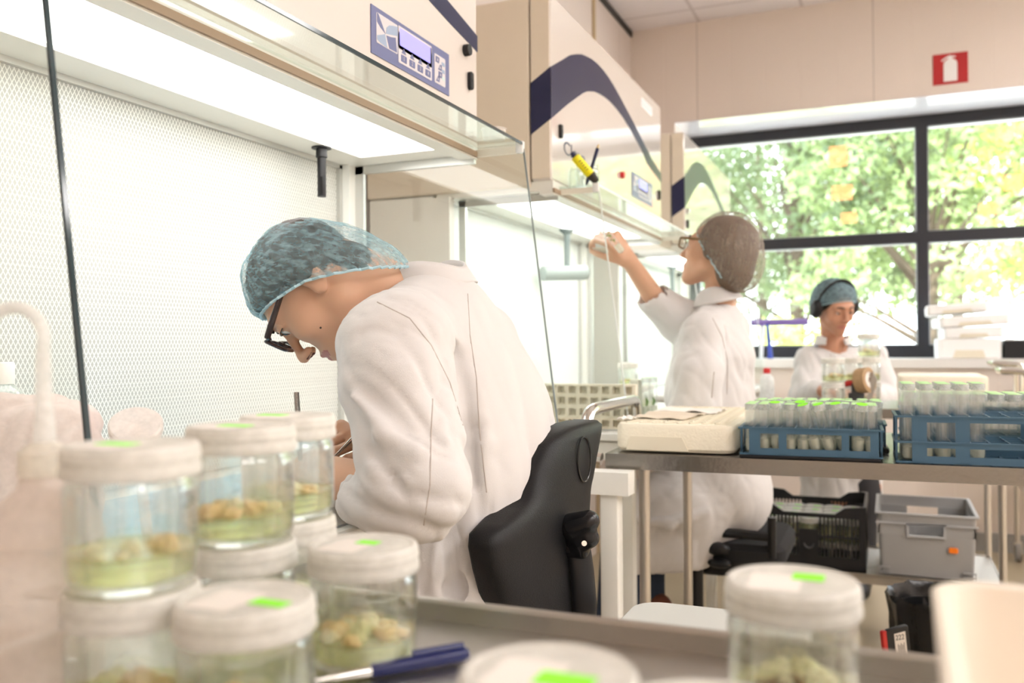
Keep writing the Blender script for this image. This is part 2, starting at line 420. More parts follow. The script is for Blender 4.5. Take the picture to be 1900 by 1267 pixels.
# ceiling: lay-in tiles with a grid
def ceilmat():
    m = mat('ceiling_tile', (.80,.755,.775), .8, bump=(250,.15)); nt = m.node_tree; b = nt.nodes['Principled BSDF']
    ge = nod(nt, 'ShaderNodeNewGeometry'); sx = nod(nt, 'ShaderNodeSeparateXYZ'); nt.links.new(ge.outputs['Position'], sx.inputs[0])
    outs = []
    for ax, p, o in (('X', .6, 1.045), ('Y', 1.2, -5.24)):
        a = nod(nt, 'ShaderNodeMath', operation='ADD'); a.inputs[1].default_value = o; nt.links.new(sx.outputs[ax], a.inputs[0])
        pp = nod(nt, 'ShaderNodeMath', operation='PINGPONG'); pp.inputs[1].default_value = p/2; nt.links.new(a.outputs[0], pp.inputs[0])
        g = nod(nt, 'ShaderNodeMath', operation='GREATER_THAN'); g.inputs[1].default_value = .010; nt.links.new(pp.outputs[0], g.inputs[0]); outs.append(g.outputs[0])
    mn = nod(nt, 'ShaderNodeMath', operation='MINIMUM'); nt.links.new(outs[0], mn.inputs[0]); nt.links.new(outs[1], mn.inputs[1])
    mx = nod(nt, 'ShaderNodeMix', data_type='RGBA'); mx.inputs[6].default_value = (.62,.57,.58,1); mx.inputs[7].default_value = (.80,.755,.775,1)
    nt.links.new(mn.outputs[0], mx.inputs[0]); nt.links.new(mx.outputs[2], b.inputs['Base Color'])
    return m
struct('ceiling', MB().box(XL-.15, YB-.15, ZC, XR+.15, YE+.02, ZC+.08), ceilmat())
LUMM = mat('fill_light_diffuser', (.9,.9,.9), .5, emit=(1,.965,.945), estr=11)  # for ceiling panels out of view, added to brighten the room
lum = None
for (x, y) in ((1.955,.44),(3.155,.44),(1.955,-1.36),(3.155,-1.36),(1.955,2.24),(3.155,2.24),(1.955,4.04),(3.155,4.04)):
    if lum is None:
        lum = thing('added_ceiling_light', 'added unseen ceiling light, third from the window wall, in the row nearer the benches', 'ceiling light', (x,y,ZC), 'unseen ceiling lights added to brighten the lab')
        f = MB()
        for q in ((-.3,-.6,.3,-.57),(-.3,.57,.3,.6),(-.3,-.57,-.27,.57),(.27,-.57,.3,.57)): f.box(x+q[0], y+q[1], ZC-.012, x+q[2], y+q[3], ZC+.002)
        obj('frame', f, WHITEM, lum); obj('diffuser', MB().box(x-.27, y-.57, ZC-.008, x+.27, y+.57, ZC-.001), LUMM, lum)
    else:
        c = copy_tree(lum); c.location = (x,y,ZC)
        c['label'] = 'added unseen ceiling light, %s from the window wall, in the row %s the benches' % (ORD[int(round((4.04-y)/1.8))], 'nearer' if x < 2.5 else 'farther from')

# extinguisher sign on the wall above the window
sg = thing('extinguisher_sign', 'red square fire extinguisher sign on the wall above the window', 'sign', (.333, YE, 2.645))
obj('sign_plate', MB().rbox(.245, YE-.004, 2.560, .420, YE-.0005, 2.730, .002, axis=1), mat('sign_red', (.48,.022,.025), .45), sg)
ex = [(-.034,-.068),(.034,-.068),(.034,.028),(.030,.042),(.018,.052),(.010,.056),(.010,.062),(.026,.062),(.026,.069),(.008,.071),(-.002,.075),(-.020,.068),(-.046,.050),(-.042,.044),(-.020,.058),(-.010,.060),(-.010,.056),(-.018,.052),(-.030,.042),(-.034,.028)]
obj('extinguisher_symbol', MB().prism(ex, lambda u,v,w_: (.333+u, YE-.0045-w_, 2.643+v), .0008), mat('sign_white', (.86,.84,.85), .5), sg)

# ================================================================== CLEAN BENCHES
def filtermat():
    m = mat('pleated_filter_behind_expanded_metal', (.86,.87,.83), .6); nt = m.node_tree; b = nt.nodes['Principled BSDF']
    ge = nod(nt, 'ShaderNodeNewGeometry'); sx = nod(nt, 'ShaderNodeSeparateXYZ'); nt.links.new(ge.outputs['Position'], sx.inputs[0])
    def sc(o, k):
        a = nod(nt, 'ShaderNodeMath', operation='MULTIPLY'); a.inputs[1].default_value = k; nt.links.new(o, a.inputs[0]); return a.outputs[0]
    def op(o, a_, b_=None, **k):
        n = nod(nt, 'ShaderNodeMath', operation=o); nt.links.new(a_, n.inputs[0])
        if b_ is not None:
            if isinstance(b_, float): n.inputs[1].default_value = b_
            else: nt.links.new(b_, n.inputs[1])
        return n.outputs[0]
    u = sc(sx.outputs['Y'], PI/.0080); v = sc(sx.outputs['Z'], PI/.0150)
    s1 = op('ABSOLUTE', op('SINE', op('ADD', u, v))); s2 = op('ABSOLUTE', op('SINE', op('SUBTRACT', u, v)))
    d = op('MINIMUM', s1, s2)                                   # 0 on the strands, high in the holes
    mr = nod(nt, 'ShaderNodeMapRange'); mr.inputs[1].default_value = .16; mr.inputs[2].default_value = .50; nt.links.new(d, mr.inputs[0])
    # pleat lines
    nz = nod(nt, 'ShaderNodeTexNoise'); nz.inputs['Scale'].default_value = 4; nt.links.new(ge.outputs['Position'], nz.inputs['Vector'])
    zz = op('ADD', sx.outputs['Z'], sc(nz.outputs[0], .012))
    pp = nod(nt, 'ShaderNodeMath', operation='PINGPONG'); pp.inputs[1].default_value = .0135; nt.links.new(zz, pp.inputs[0])
    pl = nod(nt, 'ShaderNodeMapRange'); pl.inputs[1].default_value = 0; pl.inputs[2].default_value = .0016; pl.inputs[3].default_value = .75; pl.inputs[4].default_value = 1; nt.links.new(pp.outputs[0], pl.inputs[0])
    hole = nod(nt, 'ShaderNodeMix', data_type='RGBA'); hole.inputs[7].default_value = (.47,.48,.45,1); nt.links.new(op('SUBTRACT', pl.outputs[0], .0), hole.inputs[0])
    hole.inputs[6].default_value = (.90,.91,.87,1)
    mx = nod(nt, 'ShaderNodeMix', data_type='RGBA'); mx.inputs[6].default_value = (.88,.89,.85,1)
    nt.links.new(mr.outputs[0], mx.inputs[0]); nt.links.new(hole.outputs[2], mx.inputs[7])
    nt.links.new(mx.outputs[2], b.inputs['Base Color']); return m
FILT = filtermat()
FILTP = mat('plain_filter_screen', (.80,.84,.82), .6)
LIGHTM = mat('lit_bench_diffuser', (.95,.95,.95), .5, emit=(1,.99,.95), estr=3.6)
def perfmat():
    m = mat('perforated_steel', (.50,.52,.50), .4, .6); nt = m.node_tree; b = nt.nodes['Principled BSDF']
    ge = nod(nt, 'ShaderNodeNewGeometry'); v = nod(nt, 'ShaderNodeTexVoronoi'); v.inputs['Scale'].default_value = 160; v.inputs['Randomness'].default_value = 0
    nt.links.new(ge.outputs['Position'], v.inputs['Vector']); g = nod(nt, 'ShaderNodeMath', operation='LESS_THAN'); g.inputs[1].default_value = .3
    nt.links.new(v.outputs['Distance'], g.inputs[0]); mx = nod(nt, 'ShaderNodeMix', data_type='RGBA'); mx.inputs[6].default_value = (.55,.57,.55,1); mx.inputs[7].default_value = (.10,.11,.11,1)
    nt.links.new(g.outputs[0], mx.inputs[0]); nt.links.new(mx.outputs[2], b.inputs['Base Color']); return m
PERF = perfmat()
PANELB = mat('panel_blue', (.16,.18,.36), .35); PANELW = mat('panel_silver', (.72,.68,.72), .4); LCD = mat('lcd_screen', (.30,.30,.85), .2, emit=(.33,.30,.95), estr=.55)
PALEB = mat('panel_pale_blue', (.36,.45,.62), .4); PALEG = mat('panel_pale_green', (.62,.74,.74), .4); REDK = mat('red_plastic', (.62,.03,.03), .3)
XD, XBF, XF, XG = -.862, -.928, -1.21, -.748
WTOP = [(2.335,1.916),(2.435,1.964),(2.500,1.997),(2.563,2.019),(2.61,2.033),(2.654,2.040),(2.71,2.048),(2.771,2.051),(2.84,2.048),(2.906,2.040),(2.96,2.029),(3.021,2.014),(3.10,1.992),(3.186,1.969),(3.30,1.936),(3.415,1.901),(3.49,1.878),(3.65,1.847)]
WBOT = [(2.335,1.770),(2.423,1.817),(2.48,1.847),(2.550,1.881),(2.623,1.916),(2.66,1.931),(2.699,1.941),(2.74,1.951),(2.788,1.957),(2.85,1.962),(2.917,1.963),(3.00,1.957),(3.084,1.945),(3.20,1.919),(3.331,1.884),(3.42,1.846),(3.50,1.832),(3.65,1.810)]
def bench(off, label, filt, panel=1.85-.0, full=True, nolabels=False):
    Y0, Y1 = 2.335+off, 3.65+off
    b = thing('laminar_flow_bench', label, 'clean bench', (-1.1, (Y0+Y1)/2, 0))
    # upper cabinet body
    m = MB(); m.rbox(XL+.012, Y0, 1.585, XBF, Y1, 2.125, .008, axis=0); obj('cabinet_body', m, CREAM, b)
    m = MB(); m.rbox(XBF+.004, Y0, 1.600, XD, Y1, 2.125, .012, axis=0); d = obj('front_door', m, DOORM, b)
    # the door's long side is cream, as the body
    m = MB(); m.box(XBF+.008, Y0-.0015, 1.606, XD-.004, Y0+.001, 2.119); obj('door_edge', m, CREAM, d)
    m = MB(); ot = [(y+off, z) for y, z in WTOP]; ob = [(y+off, z) for y, z in WBOT]
    rings = []
    n = len(ot)
    vs = [(XD+.0012, y, z) for y, z in ot]+[(XD+.0012, y, z) for y, z in ob]+[(XD-.001, y, z) for y, z in ot]+[(XD-.001, y, z) for y, z in ob]
    fs = [(i, i+1, n+i+1, n+i) for i in range(n-1)]+[(2*n+i, 2*n+i+1, i+1, i) for i in range(n-1)]+[(n+i, n+i+1, 3*n+i+1, 3*n+i) for i in range(n-1)]
    m.add(vs, fs)
    z1_, z0_ = ot[0][1], ob[0][1]
    m.add([(XD+.001, Y0-.0022, z1_),(XBF+.006, Y0-.0022, z1_-.040),(XBF+.006, Y0-.0022, z0_-.040),(XD+.001, Y0-.0022, z0_),(XD+.001, Y0, z1_),(XBF+.006, Y0, z1_-.04),(XBF+.006, Y0, z0_-.04),(XD+.001, Y0, z0_)],
          [(0,1,2,3),(4,5,1,0),(7,6,2,3),(1,5,6,2)])
    obj('blue_wave', m, NAVY, d)
    # canopy underside with the lamp field
    y0, y1 = Y0+.012, Y1-.004
    m = MB()
    m.box(XF-.02, y0, 1.572, -1.116, y1, 1.60); m.box(-.882, y0, 1.572, XD, y1, 1.60)
    m.box(-1.116, Y1-.095, 1.572, -.882, y1, 1.60); m.box(-1.116, y0, 1.572, -.882, Y0+.095, 1.60)
    m.box(-.902, y0, 1.562, -.862, y1, 1.573)
    obj('canopy_frame', m, mat('canopy_white', (.86,.85,.80), .3), b)
    obj('lamp_diffuser', MB().box(-1.118, Y0+.09, 1.578, -.880, Y1-.09, 1.596), LIGHTM, b)
    obj('canopy_edge_strip', MB().box(-.8635, y0, 1.566, -.857, y1, 1.578), mat('brown_seal', (.42,.31,.22), .5), b)
    # rear filter wall
    m = MB(); m.box(XF-.03, y0+.02, .90, XF, Y1-.05, 1.566); obj('filter_screen', m, filt, b)
    m = MB(); m.box(XF-.03, y0, 1.562, XF+.010, y1-.035, 1.576); m.box(XF-.03, Y1-.055, .90, XF+.010, Y1-.043, 1.57); obj('filter_channel', m, ALU, b)
    m = MB(); m.box(XF-.06, Y1-.043, .88, XF+.028, Y1-.002, 1.575); m.box(XF-.06, Y0, .88, XF+.028, Y0+.03, 1.575); m.box(XL+.02, Y0+.002, .80, XF-.031, Y1-.002, 1.58)
    obj('rear_post', m, WHITEM, b)
    # side glasses, slanting outwards towards the worktop
    GT = .004
    def prof(z): return XG+(1.585-z)*.124
    for yy, nm in ((Y1-.012, 1), (Y0+.066, 0)):
        GT = .0055 if (off < -1 and not nm) else .0035
        pr = [(XF+.035, 1.556),(-.868,1.556),(-.868,1.566),(prof(1.585)+.002,1.578),(prof(1.50),1.50),(prof(.93),.93),(XF+.035,.93)]
        g = obj('side_glass', MB().prism(pr, lambda u,v,w_: (u, yy+w_, v), GT), GLASSP, b)
        em = MB().box(0,0,0,0,0,0); em = MB()
        e0, e1 = Vector((prof(1.575), yy, 1.575)), Vector((prof(.93), yy, .93))
        em.add([e0+Vector((a, c, 0)) for a in (0,.0035) for c in (0,GT)]+[e1+Vector((a, c, 0)) for a in (0,.0035) for c in (0,GT)],
               [(0,1,3,2),(4,6,7,5),(0,4,5,1),(2,3,7,6),(0,2,6,4),(1,5,7,3)])
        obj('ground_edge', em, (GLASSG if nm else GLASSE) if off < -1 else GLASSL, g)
        ch = MB(); ch.box(XF+.028, yy-.004, .93, XF+.050, yy+GT+.004, 1.57); ch.box(XF+.028, yy-.004, 1.552, -.865, yy+GT+.004, 1.571)
        obj('glass_channel', ch, ALU, g)
        st = MB(); st.box(-.865, yy-.002, 1.566, XG-.008, yy+GT+.002, 1.582); obj('support_strip', st, mat('cream_strip', (.84,.80,.70), .4), g)
        cl = MB(); cl.rbox(XG-.014, yy-.005, 1.566, XG+.004, yy+GT+.005, 1.592, .003); obj('corner_clip', cl, mat('clear_clip', (.85,.85,.85), .15), g)
    # horizontal front glass shelf
    sh = obj('glass_shelf', MB().box(-.861, Y0+.062, 1.5835, XG, Y1-.004, 1.5885), glassmat('shelf_pane', (.90,.94,.92)), b)
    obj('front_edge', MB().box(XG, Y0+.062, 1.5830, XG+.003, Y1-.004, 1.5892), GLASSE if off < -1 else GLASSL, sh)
    # worktop and stand
    m = MB(); m.rbox(XF-.02, Y0+.005, .872, -.655, Y1-.005, .895, .008); obj('worktop', m, mat('worktop_white', (.78,.79,.76), .3), b)
    m = MB(); m.box(-.78, Y0+.08, .8955, -.675, Y1-.03, .898); obj('perforated_grille', m, PERF, b)
    fr_ = -.50 if off < -1 else -.62
    m = MB(); m.box(XL+.03, Y0+.02, .82, -.64, Y0+.05, .868); m.box(XL+.03, Y1-.05, .82, fr_, Y1, .868); m.box(XL+.03, Y0+.05, .82, XL+.07, Y1-.05, .868)
    obj('stand_frame', m, WHITEM, b)
    for x, y in ((XL+.06, Y0+.035), (XL+.06, Y1-.022), (-.66, Y0+.035), (fr_-.045, Y1-.022)):
        obj('leg', MB().rbox(x-.02, y-.02, .0, x+.02, y+.02, .82, .004), WHITEM, b)
    # controls on the door
    py = 1.39+1.80+off if full else None
    return b, d
def panel(d, ya, yb, za, zb, detail=True):
    """blue control panel from ya..yb, za..zb"""
    x = XD
    W, H = yb-ya, zb-za
    p = obj('control_panel', MB().box(x-.001, ya, za, x+.002, yb, zb), PANELB, d)
    def bx(name, u0, v0, u1, v1, mm, h=.0012, par=p, r=.003):
        return obj(name, MB().rbox(x+.0015, ya+W*u0, za+H*v0, x+.002+h, ya+W*u1, za+H*v1, r, axis=0), mm, par)
    bx('logo_field', .055,.27,.30,.90, PANELW, .0006); bx('key_field', .31,.12,.745,.78, PANELW, .0006); bx('mode_field', .785,.14,.94,.82, PANELW, .0006)
    bx('display_bezel', .31,.42,.745,.92, PANELW, .0006)
    bx('display', .325,.50,.725,.88, LCD, .0010)
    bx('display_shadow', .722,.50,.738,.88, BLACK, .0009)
    def pl(name, pts, mm, h=.0022):
        return obj(name, MB().prism(pts, lambda u,v,w_: (x+.0024+w_, ya+W*u, za+H*v), h-.0016), mm, p)
    # propeller-shaped maker's mark
    pl('logo_blade', [(.06,.89),(.075,.88),(.155,.55),(.10,.62),(.06,.70)], PANELB)
    pl('logo_blade', [(.16,.56),(.17,.70),(.20,.78),(.24,.82),(.295,.86),(.295,.66)], PALEB)
    pl('logo_blade', [(.15,.54),(.10,.47),(.06,.42),(.06,.34),(.10,.30),(.175,.28)], PALEB)
    pl('logo_blade', [(.165,.53),(.22,.555),(.275,.60),(.29,.30),(.20,.29)], PANELB)
    for i in range(4):
        u = .375+i*.105
        pl('arrow', [(u-.028,.355),(u+.028,.355),(u,.475)], PANELB)
        k = bx('key', u-.036,.17,u+.036,.32, PANELB, .0012, r=.002)
        if detail:
            textobj('digit', str(i+1), H*.13, Matrix(((0,0,1,x+.0036),(1,0,0,ya+W*(u-.012)),(0,1,0,za+H*.20),(0,0,0,1))), PANELW, k, .0001)
    for i, (u, v) in enumerate(((.825,.70),(.86,.55),(.865,.38),(.83,.26))):
        pl('mode_key', [(u-.028,v-.07),(u+.02,v-.07),(u+.028,v+.07),(u-.018+(.02 if i%2 else -.008),v+.07)], PANELB)
        if detail: pl('key_mark', [(u-.008,v-.03),(u+.006,v-.03),(u-.001,v+.035)], PANELW, .0027)
    for i, v in enumerate((.62,.45,.28)): bx('mode_lamp', .885,v,.93,v+.09, (PALEB,PALEB,PALEG)[i], .0010, r=.001)
    return p
def lockobj(d, y, z):
    k = obj('door_lock', MB().rbox(XD-.002, y-.008, z-.020, XD+.010, y+.008, z+.020, .006, axis=0, seg=4), BLACK, d)
    obj('key_slot', MB().cyl((XD+.0098,y,z),(XD+.0108,y,z),.004,12), mat('slot_dark', (.002,.002,.002), .3), k)
def knob(d, y, z, mm=None, r=.013):
    obj('round_button', MB().lathe([(0,0),(r,0),(r,.011),(r*.92,.014),(r*.85,.0135),(0,.0135)], 24, Matrix(((0,0,1,XD-.001),(1,0,0,y),(0,1,0,z),(0,0,0,1)))), mm or BLACK, d)
b1, d1 = bench(-1.80, 'nearest laminar flow bench, its control display lit blue, behind the bent-over man', FILT)
panel(d1, 1.391, 1.703, 1.671, 1.760)
knob(d1, 1.785, 1.794); lockobj(d1, 1.805, 1.731)
b2, d2 = bench(0, 'middle laminar flow bench with a whole dark wave on its door', FILTP)
panel(d2, 3.188, 3.490, 1.685, 1.774, False)
lockobj(d2, 2.405, 1.749); lockobj(d2, 3.60, 1.749); knob(d2, 3.045, 1.735, REDK, .012)
textobj('lettering', 'Clean', .056, Matrix(((0,0,1,XD+.0005),(1.55,0,0,2.437),(0,1,0,1.694),(0,0,0,1))), NAVY, d2)
obj('name_plate', MB().rbox(XD-.001, 3.33, 2.050, XD+.003, 3.50, 2.085, .008, axis=0), mat('plate_white', (.9,.9,.95), .3), d2)
b3, d3 = bench(1.78, 'farthest laminar flow bench, in the corner against the window wall', FILTP)
knob(d3, 4.165, 1.76, CHROME, .012); lockobj(d3, 4.165, 1.70)
# gas nozzle under the first canopy (fixed to it)
nz = obj('black_nozzle', MB().lathe([(0,0),(.0215,0),(.0215,.003),(.012,.0045),(.0125,.022),(.0095,.024),(.0093,.108),(0,.108)][::-1], 28, Matrix.Translation((-1.135,1.628,1.572))@Matrix.Scale(-1,4,(0,0,1))), BLACK, b1)
m = MB()
for i in range(11): m.box(-1.135+.002, 1.628-.0098, 1.572-.103+i*.0035, -1.135+.0085, 1.628-.0080, 1.572-.1012+i*.0035)
obj('nozzle_slots', m, mat('slot_black', (.001,.001,.001), .6), nz)
# tube holder under the second canopy
GREYP = mat('grey_green_plastic', (.16,.20,.20), .45); GREYL = mat('pale_grey_plastic', (.36,.42,.41), .5)
hp = obj('tube_bracket', MB().lathe([(0,0),(.030,0),(.027,.006),(.013,.018),(.0105,.05),(.0115,.13),(.017,.15),(0,.151)][::-1], 24, Matrix.Translation((-1.11,3.17,1.572))@Matrix.Scale(-1,4,(0,0,1))), GREYP, b2)
a_, b_ = Vector((-1.175,3.08,1.402)), Vector((-1.055,3.23,1.412))
obj('holder_tube', MB().tube([a_, a_+(b_-a_)*.02, b_-(b_-a_)*.02, b_, b_-(b_-a_)*.03, b_-(b_-a_)*.5], [.026,.0275,.0275,.026,.020,.020], 24), GREYL, hp)
hp3 = obj('tube_bracket', MB().lathe([(0,0),(.030,0),(.027,.006),(.013,.018),(.0105,.05),(.0115,.13),(.017,.15),(0,.151)][::-1], 24, Matrix.Translation((-1.11,4.95,1.572))@Matrix.Scale(-1,4,(0,0,1))), GREYP, b3)
# black cable in the gap between the first two benches
tag(obj('black_cable', MB().tube([(XL+.03,2.02,1.66),(-1.38,1.99,1.57),(-1.375,2.0,1.45),(-1.36,2.04,1.30),(-1.34,2.10,1.15),(-1.36,2.12,.6),(-1.40,2.10,.02)], .0045, 8), BLACK), 'black cable hanging on the wall between the two nearest benches', 'cable')

# ================================================================== STEEL TROLLEYS
def caster(par, x, y, z, r=.05):
    c = obj('caster', MB().cyl((x-.012,y,r),(x+.012,y,r),r,24), mat('grey_rubber', (.30,.29,.28), .6), par)
    m = MB(); m.box(x-.020,y-.016,r-.01,x-.015,y+.016,z); m.box(x+.015,y-.016,r-.01,x+.020,y+.016,z); m.box(x-.020,y-.02,z-.012,x+.020,y+.02,z)
    obj('caster_fork', m, STEELR, c)
def trolley(name, label, x0, x1, y0, y1, zt, zl=None, lip=.012, rim=.04, inset=.06, rot=0, cast=True, legr=.0125, mm=None):
    t = thing(name, label, 'trolley', ((x0+x1)/2, (y0+y1)/2, 0))
    m = MB()
    m.box(x0+.004, y0+.004, zt-.003, x1-.004, y1-.004, zt)
    # apron all round, with a low raised lip
    for q in ((x0,y0,x1,y0+.004),(x0,y1-.004,x1,y1),(x0,y0+.004,x0+.004,y1-.004),(x1-.004,y0+.004,x1,y1-.004)): m.box(q[0],q[1],zt-rim,q[2],q[3],zt+lip)
    if lip > .002:
        r = .004
        for a, b in (((x0,y0),(x1,y0)),((x0,y1),(x1,y1)),((x0,y0),(x0,y1)),((x1,y0),(x1,y1))): m.cyl((a[0],a[1],zt+lip),(b[0],b[1],zt+lip),r,8)
    obj('top_tray', m, mm or STEEL, t)
    if zl:
        m = MB(); m.box(x0+.03, y0+.03, zl-.003, x1-.03, y1-.03, zl)
        for q in ((x0+.03,y0+.03,x1-.03,y0+.034),(x0+.03,y1-.034,x1-.03,y1-.03),(x0+.03,y0+.034,x0+.034,y1-.034),(x1-.034,y0+.034,x1-.03,y1-.034)): m.box(q[0],q[1],zl-.03,q[2],q[3],zl+.006)
        obj('lower_shelf', m, STEELR, t)
    for x in (x0+inset, x1-inset):
        for y in (y0+inset*.7, y1-inset*.7):
            obj('leg', MB().cyl((x,y,.10),(x,y,zt-.004),legr,14), STEELR, t)
            if cast: caster(t, x, y, .10)
    if rot:
        t.rotation_euler.z = rot
    return t
def handle(t, x, y0, y1, z0, out, zr, r=.0155, mm=None):
    """bent push handle at a trolley's end: from y0 to y1, standing out by out"""
    pts = [(x,y0,z0)]
    k = .045
    for i in range(6):
        a = PI/2*i/5; pts.append((x+out-out*math.cos(a)*1.0 if False else x+out*(i/5), y0+.00+(k*(1-math.cos(a)))*(1 if y1>y0 else -1), zr-k+k*math.sin(a)))
    for i in range(6):
        a = PI/2*(1-i/5); pts.append((x+out*(1-i/5), y1-(k*(1-math.cos(a)))*(1 if y1>y0 else -1), zr-k+k*math.sin(a)))
    pts.append((x,y1,z0))
    obj('push_handle', MB().tube(pts, r, 14), mm or CHROME, t)
tf = trolley('steel_trolley', 'foreground stainless steel trolley carrying glass jars, with a raised rim', -.60, .62, .06, .684, .90, .35, lip=.014, rim=.03, mm=mat('bright_stainless', (.54,.525,.50), .30, 1, bump=(60,.15,(1,14,1))))
tm = trolley('steel_trolley', 'middle stainless steel trolley carrying the blue tube racks', -.585, .92, 1.905, 2.56, .898, None, lip=0, rim=.033, inset=.075)
tm.rotation_euler.z = math.radians(2.0)
hx = -.637; obj('push_handle', MB().tube([(-.60,1.93,.882),(-.622,1.93,.885),(hx,1.931,.90),(hx,1.934,.94),(hx,1.945,.968),(hx,1.965,.982),(hx,2.0,.987),(hx,2.38,.987),(hx,2.415,.982),(hx,2.435,.968),(hx,2.446,.94),(hx,2.449,.90),(-.622,2.45,.885),(-.60,2.45,.882)], .0145, 16), CHROME, tm)
tr = trolley('steel_trolley', 'rear stainless steel trolley with crates on its lower shelf', -.565, .385, 3.37, 3.90, .905, .31, lip=0, rim=.035, inset=.035)
for hy0, hy1, hz in ((3.41,3.62,1.035),(3.66,3.87,1.055)):
    hx = .45
    obj('push_handle', MB().tube([(.355,hy0,.89),(.40,hy0,.90),(hx-.01,hy0,.92),(hx,hy0+.003,.95),(hx,hy0+.006,hz-.03),(hx-.004,hy0+.012,hz-.01),(hx-.018,hy0+.02,hz),(.36,hy0+.02,hz),(.36,hy1-.02,hz),(hx-.018,hy1-.02,hz),(hx-.004,hy1-.012,hz-.01),(hx,hy1-.006,hz-.03),(hx,hy1-.003,.95),(hx-.01,hy1,.92),(.40,hy1,.90),(.355,hy1,.89)], .011, 12), CHROME, tr)
tb = trolley('steel_trolley', 'far steel trolley on grey casters, against the window wall', .56, 1.25, 4.72, 5.30, .88, .45, lip=0, rim=.03, legr=.014, inset=.05)

# ================================================================== JARS WITH PLANT TISSUE (foreground)
LIDM = mixtrans('translucent_lid', (.94,.92,.88), .76, .35, scale=12)
AGAR = glassmat('pale_agar', (.93,.94,.68), refr=.20, base=.10, rough=.05)
CALM = [mat('callus_cream', (.86,.77,.52), .55, sss=.2, var=(60,.25)), mat('callus_tan', (.74,.56,.27), .55, sss=.2, var=(60,.3)), mat('callus_green', (.72,.70,.36), .55, sss=.2, var=(60,.3)), mat('callus_dark', (.22,.13,.06), .6)]
def lump(m, c, r, seed):
    bm = bmesh.new(); bmesh.ops.create_icosphere(bm, subdivisions=3, radius=1)
    vs = []
    for v in bm.verts:
        k = 1+.38*noise.noise(v.co*1.6+Vector((seed,seed*.7,0)))+.16*noise.noise(v.co*4.5+Vector((seed,0,seed)))
        vs.append(Vector(c)+Vector((v.co.x*r[0], v.co.y*r[1], v.co.z*r[2]))*k)
    m.add(vs, [[v.index for v in f.verts] for f in bm.faces]); bm.free()
def make_jar(lumps, label, loc, group, R=.0408, H=.088, agar=.022, green=(0,0), seed=1, gsz=(.013,.0065), labels=True):
    x, y, z = loc; T = Matrix.Translation(loc)
    r0 = R*.965
    j = thing('culture_jar', label, 'jar', loc, group)
    out = [(0,0),(r0*.80,0),(r0*.93,.003),(r0*.995,.010),(r0,.018),(r0,H*.68),(r0*.985,H*.72),(r0*.93,H*.76),(r0*.93,H*.95)]
    inn = [(r0*.895,H*.95),(r0*.895,H*.76),(r0*.945,H*.715),(r0*.965,H*.67),(r0*.962,.019),(r0*.93,.0085),(r0*.80,.0055),(0,.0050)]
    obj('glass_body', MB().lathe(out+inn, 48, T, closed=True), JARG, j)
    ag = [(0,.0056),(r0*.80,.006),(r0*.92,.009),(r0*.955,.0195),(r0*.957,agar+.0015),(r0*.93,agar),(0,agar-.0004)]
    obj('agar', MB().lathe(ag, 40, T, closed=True), AGAR, j)
    rr = random.Random(seed)
    for mi in range(4):
        m = MB(); k = 0
        for (a, rad, sz, mm) in lumps:
            if mm != mi: continue
            lump(m, (x+rad*math.cos(a), y+rad*math.sin(a), z+agar+sz*.25), (sz*rr.uniform(.8,1.3), sz*rr.uniform(.7,1.1), sz*rr.uniform(.5,.9)), rr.uniform(0,50)); k += 1
        if k: obj('plant_tissue', m, CALM[mi], j)
    # screw lid with stepped rim
    L = [(0,H*.985),(R*.86,H*.985),(R*.90,H),(R*.95,H),(R*.985,H-.0015),(R,H-.004),(R*.995,H*.93),(R*1.012,H*.915),(R*1.012,H*.90),(R*.995,H*.885),(R*1.0,H*.85),(R*1.015,H*.83),(R*1.015,H*.79),(R*.99,H*.775),(R*.955,H*.775),(R*.955,H*.955),(0,H*.955)]
    lid = obj('lid', MB().lathe(L, 56, T, closed=True), LIDM, j)
    gx, gy = green
    m = MB().box(x+gx-gsz[0], y+gy-gsz[1], z+H*.9865, x+gx+gsz[0], y+gy+gsz[1], z+H*.992); obj('green_sticker', m, GREENST, lid, label='bright green sticker')
    if labels:
        m = MB().box(x-R*.62, y-R*.62, z+H*.9855, x+R*.15, y+R*.35, z+H*.9875); obj('paper_label', m, PAPER, lid)
    return j
def LP(n, seed, mats=(0,1,2), rmax=.026, s=(.005,.011)):
    r = random.Random(seed); return [(r.uniform(0,6.28), r.uniform(.0,rmax), r.uniform(*s), r.choice(mats)) for _ in range(n)]
ZT = .9005
def jp(px, d):
    v = P(px, 640, d); return v.x, v.y
JG = 'culture jars on the foreground trolley'
def jar(px, d, z, lumps, label, **k):
    x, y = jp(px, d); return make_jar(lumps, label, (x,y,z), JG, **k)
JH = .0882
x1, y1 = jp(243, .553)
jar(243, .553, ZT, LP(8,3), 'lower jar of the leftmost stack of two, beside the wash bottle', seed=3)
jar(243, .553, ZT+JH, [(.6,.020,.0085,1),(1.0,.014,.006,1)]+LP(9,5,(0,2),.030,(.003,.006)), 'upper jar of the leftmost stack, one tan lump standing out of its gel', seed=5, green=(-.012,.0))
jar(447, .68, ZT, LP(8,7), 'lower jar of the middle stack of two, mostly hidden by jars before it', seed=7)
jar(447, .68, ZT+JH, LP(16,8,(0,1,1,2),.028,(.004,.009)), 'upper jar of the middle stack, yellow tissue heaped along its right side', seed=8, green=(-.006,0))
jar(533, .775, ZT, LP(8,11), 'lower jar of the rear stack of two, at the trolley rim', seed=11)
jar(533, .775, ZT+JH, LP(12,12,(0,1,0),.026,(.004,.009)), 'upper jar of the rear stack, in front of the bent man\'s hands', seed=12, green=(-.020,.005))
jar(452, .525, ZT, LP(16,14,(0,1,2)), 'single jar before the middle stack, green sticker at the right of its lid', seed=14, green=(.019,-.002), gsz=(.0115,.0055))
